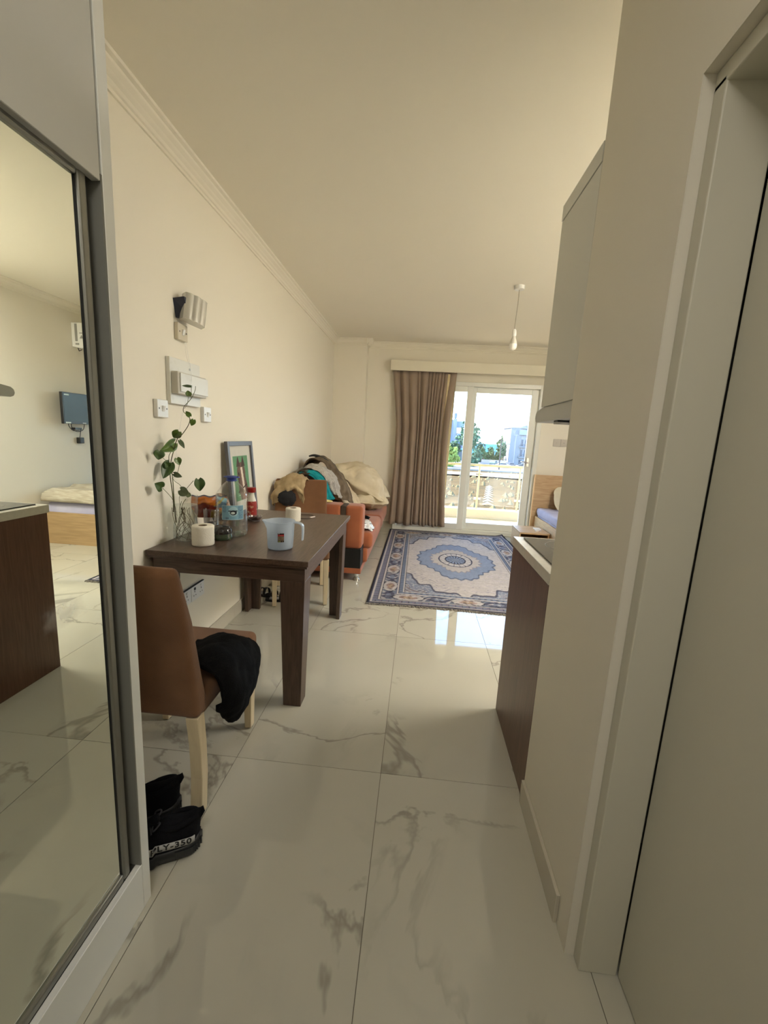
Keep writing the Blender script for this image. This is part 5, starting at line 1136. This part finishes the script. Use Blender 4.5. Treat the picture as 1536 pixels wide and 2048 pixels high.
t = thing('green_bush', 'rounded grey green bush just right of the sliding door post', 'bush', (15.6, 124, GZ)); f = MB(); foliage(f, (15.4, 124, GZ+1.8), 2.7, 2, 1.9, 700, .4, 6); o = f.build('foliage', m_bush[2], t); o['kind'] = 'stuff'
hg = MB()
for k in range(14): foliage(hg, (20.4+k*.72, 156.4, GZ+2.2+.6*math.sin(k*1.7)), 1.5, 1.0, 2.4+.8*math.sin(k*2.3), 110, .35, 50+k)
o = hg.build('shrub_belt', m_bush[1]); o['kind'] = 'stuff'; tag(o, 'belt of green shrubs behind the low boundary wall before the sea', 'shrubs')
random.seed(5)
scr = MB()
for i in range(420):
    y = random.uniform(22, 108); x = random.uniform(.02*y-4, .30*y+4); s = random.uniform(.15, .5)
    if 48 < y < 73 and abs(x-8.6-.172*(y-50)) < 1.5: continue
    scr.add([(x-s, y, GZ+.05), (x+s, y, GZ+.05), (x+s*.2, y+s*.4, GZ+.15+s*.9), (x, y-s, GZ+.05)], [(0, 1, 2), (1, 3, 2), (3, 0, 2)])
o = scr.build('field_scrub', m_bush[0]); o['kind'] = 'stuff'; tag(o, 'scattered dry scrub over the yellow field outside', 'scrub')
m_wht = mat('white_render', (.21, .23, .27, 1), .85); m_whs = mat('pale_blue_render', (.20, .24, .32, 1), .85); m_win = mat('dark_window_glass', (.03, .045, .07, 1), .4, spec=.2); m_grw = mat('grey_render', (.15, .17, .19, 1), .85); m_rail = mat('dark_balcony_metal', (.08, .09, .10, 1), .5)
def windows(t, y, xs, zs, w, h, mt=m_win):
    for x in xs:
        for z in zs:
            f = MB().box(x-w/2-.12, x+w/2+.12, y-.06, y+.05, z-.12, z+h+.12).build('window', m_wht, t); MB().box(x-w/2, x-.05, y-.09, y-.055, z, z+h).box(x+.05, x+w/2, y-.09, y-.055, z, z+h).build('pane', mt, f)
# right building
t = thing('apartment_block', 'white four storey apartment block at the right of the balcony view', 'building', (36, 152, GZ))
MB().box(31.4, 50, 150, 164, GZ, 6.8).build('walls', m_wht, t)
MB().box(31.1, 34.6, 149.4, 150, 1-7, 6.9).build('stair_panel', m_grw, t)
MB().box(31.0, 50.3, 149.2, 164.3, 6.8, 7.1).build('roof_slab', m_wht, t)
MB().add([(34.0, 150, 7.1), (38.5, 150, 7.1), (36.6, 150, 8.0), (34.0, 160, 7.1), (38.5, 160, 7.1), (36.6, 160, 8.0)], [(0, 1, 2), (5, 4, 3), (0, 3, 4, 1), (1, 4, 5, 2), (2, 5, 3, 0)]).build('roof', m_grw, t)
windows(t, 149.95, (35.3, 36.5, 37.7), (-2.6, .9), .5, 2.1); windows(t, 149.95, (40.0,), (-2.2, .9, 3.8), .7, .9); windows(t, 149.95, (35.2,), (-5.4,), 1.1, 1.5)
for z in (-2.9, .6):
    b = MB().box(34.2, 38.6, 148.6, 150, z-.2, z).build('balcony', m_wht, t)
    rm = MB().box(34.2, 38.6, 148.6, 148.66, z+.85, z+.95)
    for k in range(18): rm.box(34.25+k*.255, 34.31+k*.255, 148.6, 148.66, z, z+.9)
    rm.build('railing', m_rail, b)
MB().box(33.8, 39.2, 148.9, 150, 4.6, 6.2).build('top_balcony', m_whs, t)
# left building
t = thing('apartment_block', 'pale blue apartment block with a rooftop tank beside the curtain', 'building', (12, 162, GZ))
MB().box(8.6, 13.6, 160, 172, GZ+4.2, 6.2).build('walls', m_whs, t); MB().box(12.1, 13.4, 158.8, 160, GZ, 9.4).build('stair_tower', m_wht, t)
MB().box(9.4, 16.5, 160.5, 172, GZ, GZ+4.2).build('ground_floor', m_grw, t); MB().box(13.4, 16.8, 160, 172, -1.2, 4.2).build('walls', m_whs, t); MB().box(13.4, 16.9, 160, 161, 6.2, 8.6).build('roof_terrace', m_whs, t)
MB().box(8.6, 12.4, 160, 172, 6.2, 9.1).build('top_storey', m_whs, t)
windows(t, 159.95, (10.4,), (-1.6, 1.7, 6.0), 1.7, 1.2); windows(t, 159.95, (14.7,), (-1.4, 2.0), 1.6, 1.3)
MB().cyl((12.7, 159.4), .55, 9.6, 11.4, 16).cyl((12.7, 159.4), .3, 9.4, 9.6, 8).build('water_tank', m_grw, t)
m_pole = mat('dark_timber_pole', (.05, .045, .045, 1), .8)
def pole(label, x, y, h, lamp):
    t = thing('utility_pole', label, 'pole', (x, y, GZ)); MB().tube([(x, y, GZ), (x-.1, y, GZ+h)], [.19, .13], 10).build('post', m_pole, t)
    if lamp: a = MB().tube([(x, y, GZ+h-2.2), (x+.7, y, GZ+h-1.7), (x+1.7, y, GZ+h-1.3)], .06, 6).build('arm', m_pole, t); MB().box(x+1.5, x+2.2, y-.15, y+.15, GZ+h-1.4, GZ+h-1.2).build('lamp_head', m_grw, a)
    MB().box(x-.5, x+.4, y-.06, y+.06, GZ+h-.6, GZ+h-.45).build('crossarm', m_pole, t)
pole('dark pole in the middle distance before the trees', 23.6, 155-.5, 6.8, False); pole('taller dark utility pole with a lamp arm near the white block', 21.9, 116, 8.6, True)
t = thing('street_lamp', 'thin white street lamp left of the white apartment block', 'street lamp', (33.0, 150, GZ)); MB().tube([(32.6, 148, GZ), (32.6, 148, 4.4)], .09, 8).build('post', m_wht, t); MB().box(32.0, 33.2, 147.8, 148.2, 4.3, 4.5).build('lamp_head', m_wht, t)
w_ = MB().box(21.8, 30.6, 148.2, 148.6, GZ, GZ+1.6).build('boundary_wall', mat('pinkish_wall', (.40, .32, .30, 1), .9), org=(26, 148.4, GZ)); tag(w_, 'low pinkish boundary wall beneath the row of trees', 'wall')
def car(label, x, y, cm, rz=0):
    t = thing('parked_car', label, 'car', (x, y, GZ+.36), rz, 'cars parked by the white block')
    MB().prism([(-2.1, .35), (-2.1, .8), (-1.5, .95), (-.9, 1.4), (.7, 1.42), (1.3, .95), (2.1, .85), (2.15, .35)], 'y', -.85, .85).build('body', cm, t, local=True, bevel=.06)
    MB().prism([(-1.35, .98), (-.85, 1.34), (.62, 1.36), (1.1, .98)], 'y', -.87, .87).build('windows', m_win, t, local=True)
    for a in (-1.35, 1.35):
        for b in (-.8, .8): MB().disc((a, b-.1, .33), (0, 1, 0), .33, .2, 14).build('wheel', m_dark, t, local=True)
car('silver car parked behind the tall utility pole', 25.0, 127, mat('silver_car_paint', (.5, .52, .55, 1), .3)); car('dark car parked right of the silver one', 28.0, 132, mat('dark_car_paint', (.06, .06, .08, 1), .3), .8); car('dark car at the foot of the white block', 33.5, 135, mat('black_car_paint', (.05, .06, .07, 1), .3)); car('grey green van farther back near the trees', 24.5, 140, mat('green_car_paint', (.12, .16, .14, 1), .4), 1.2)
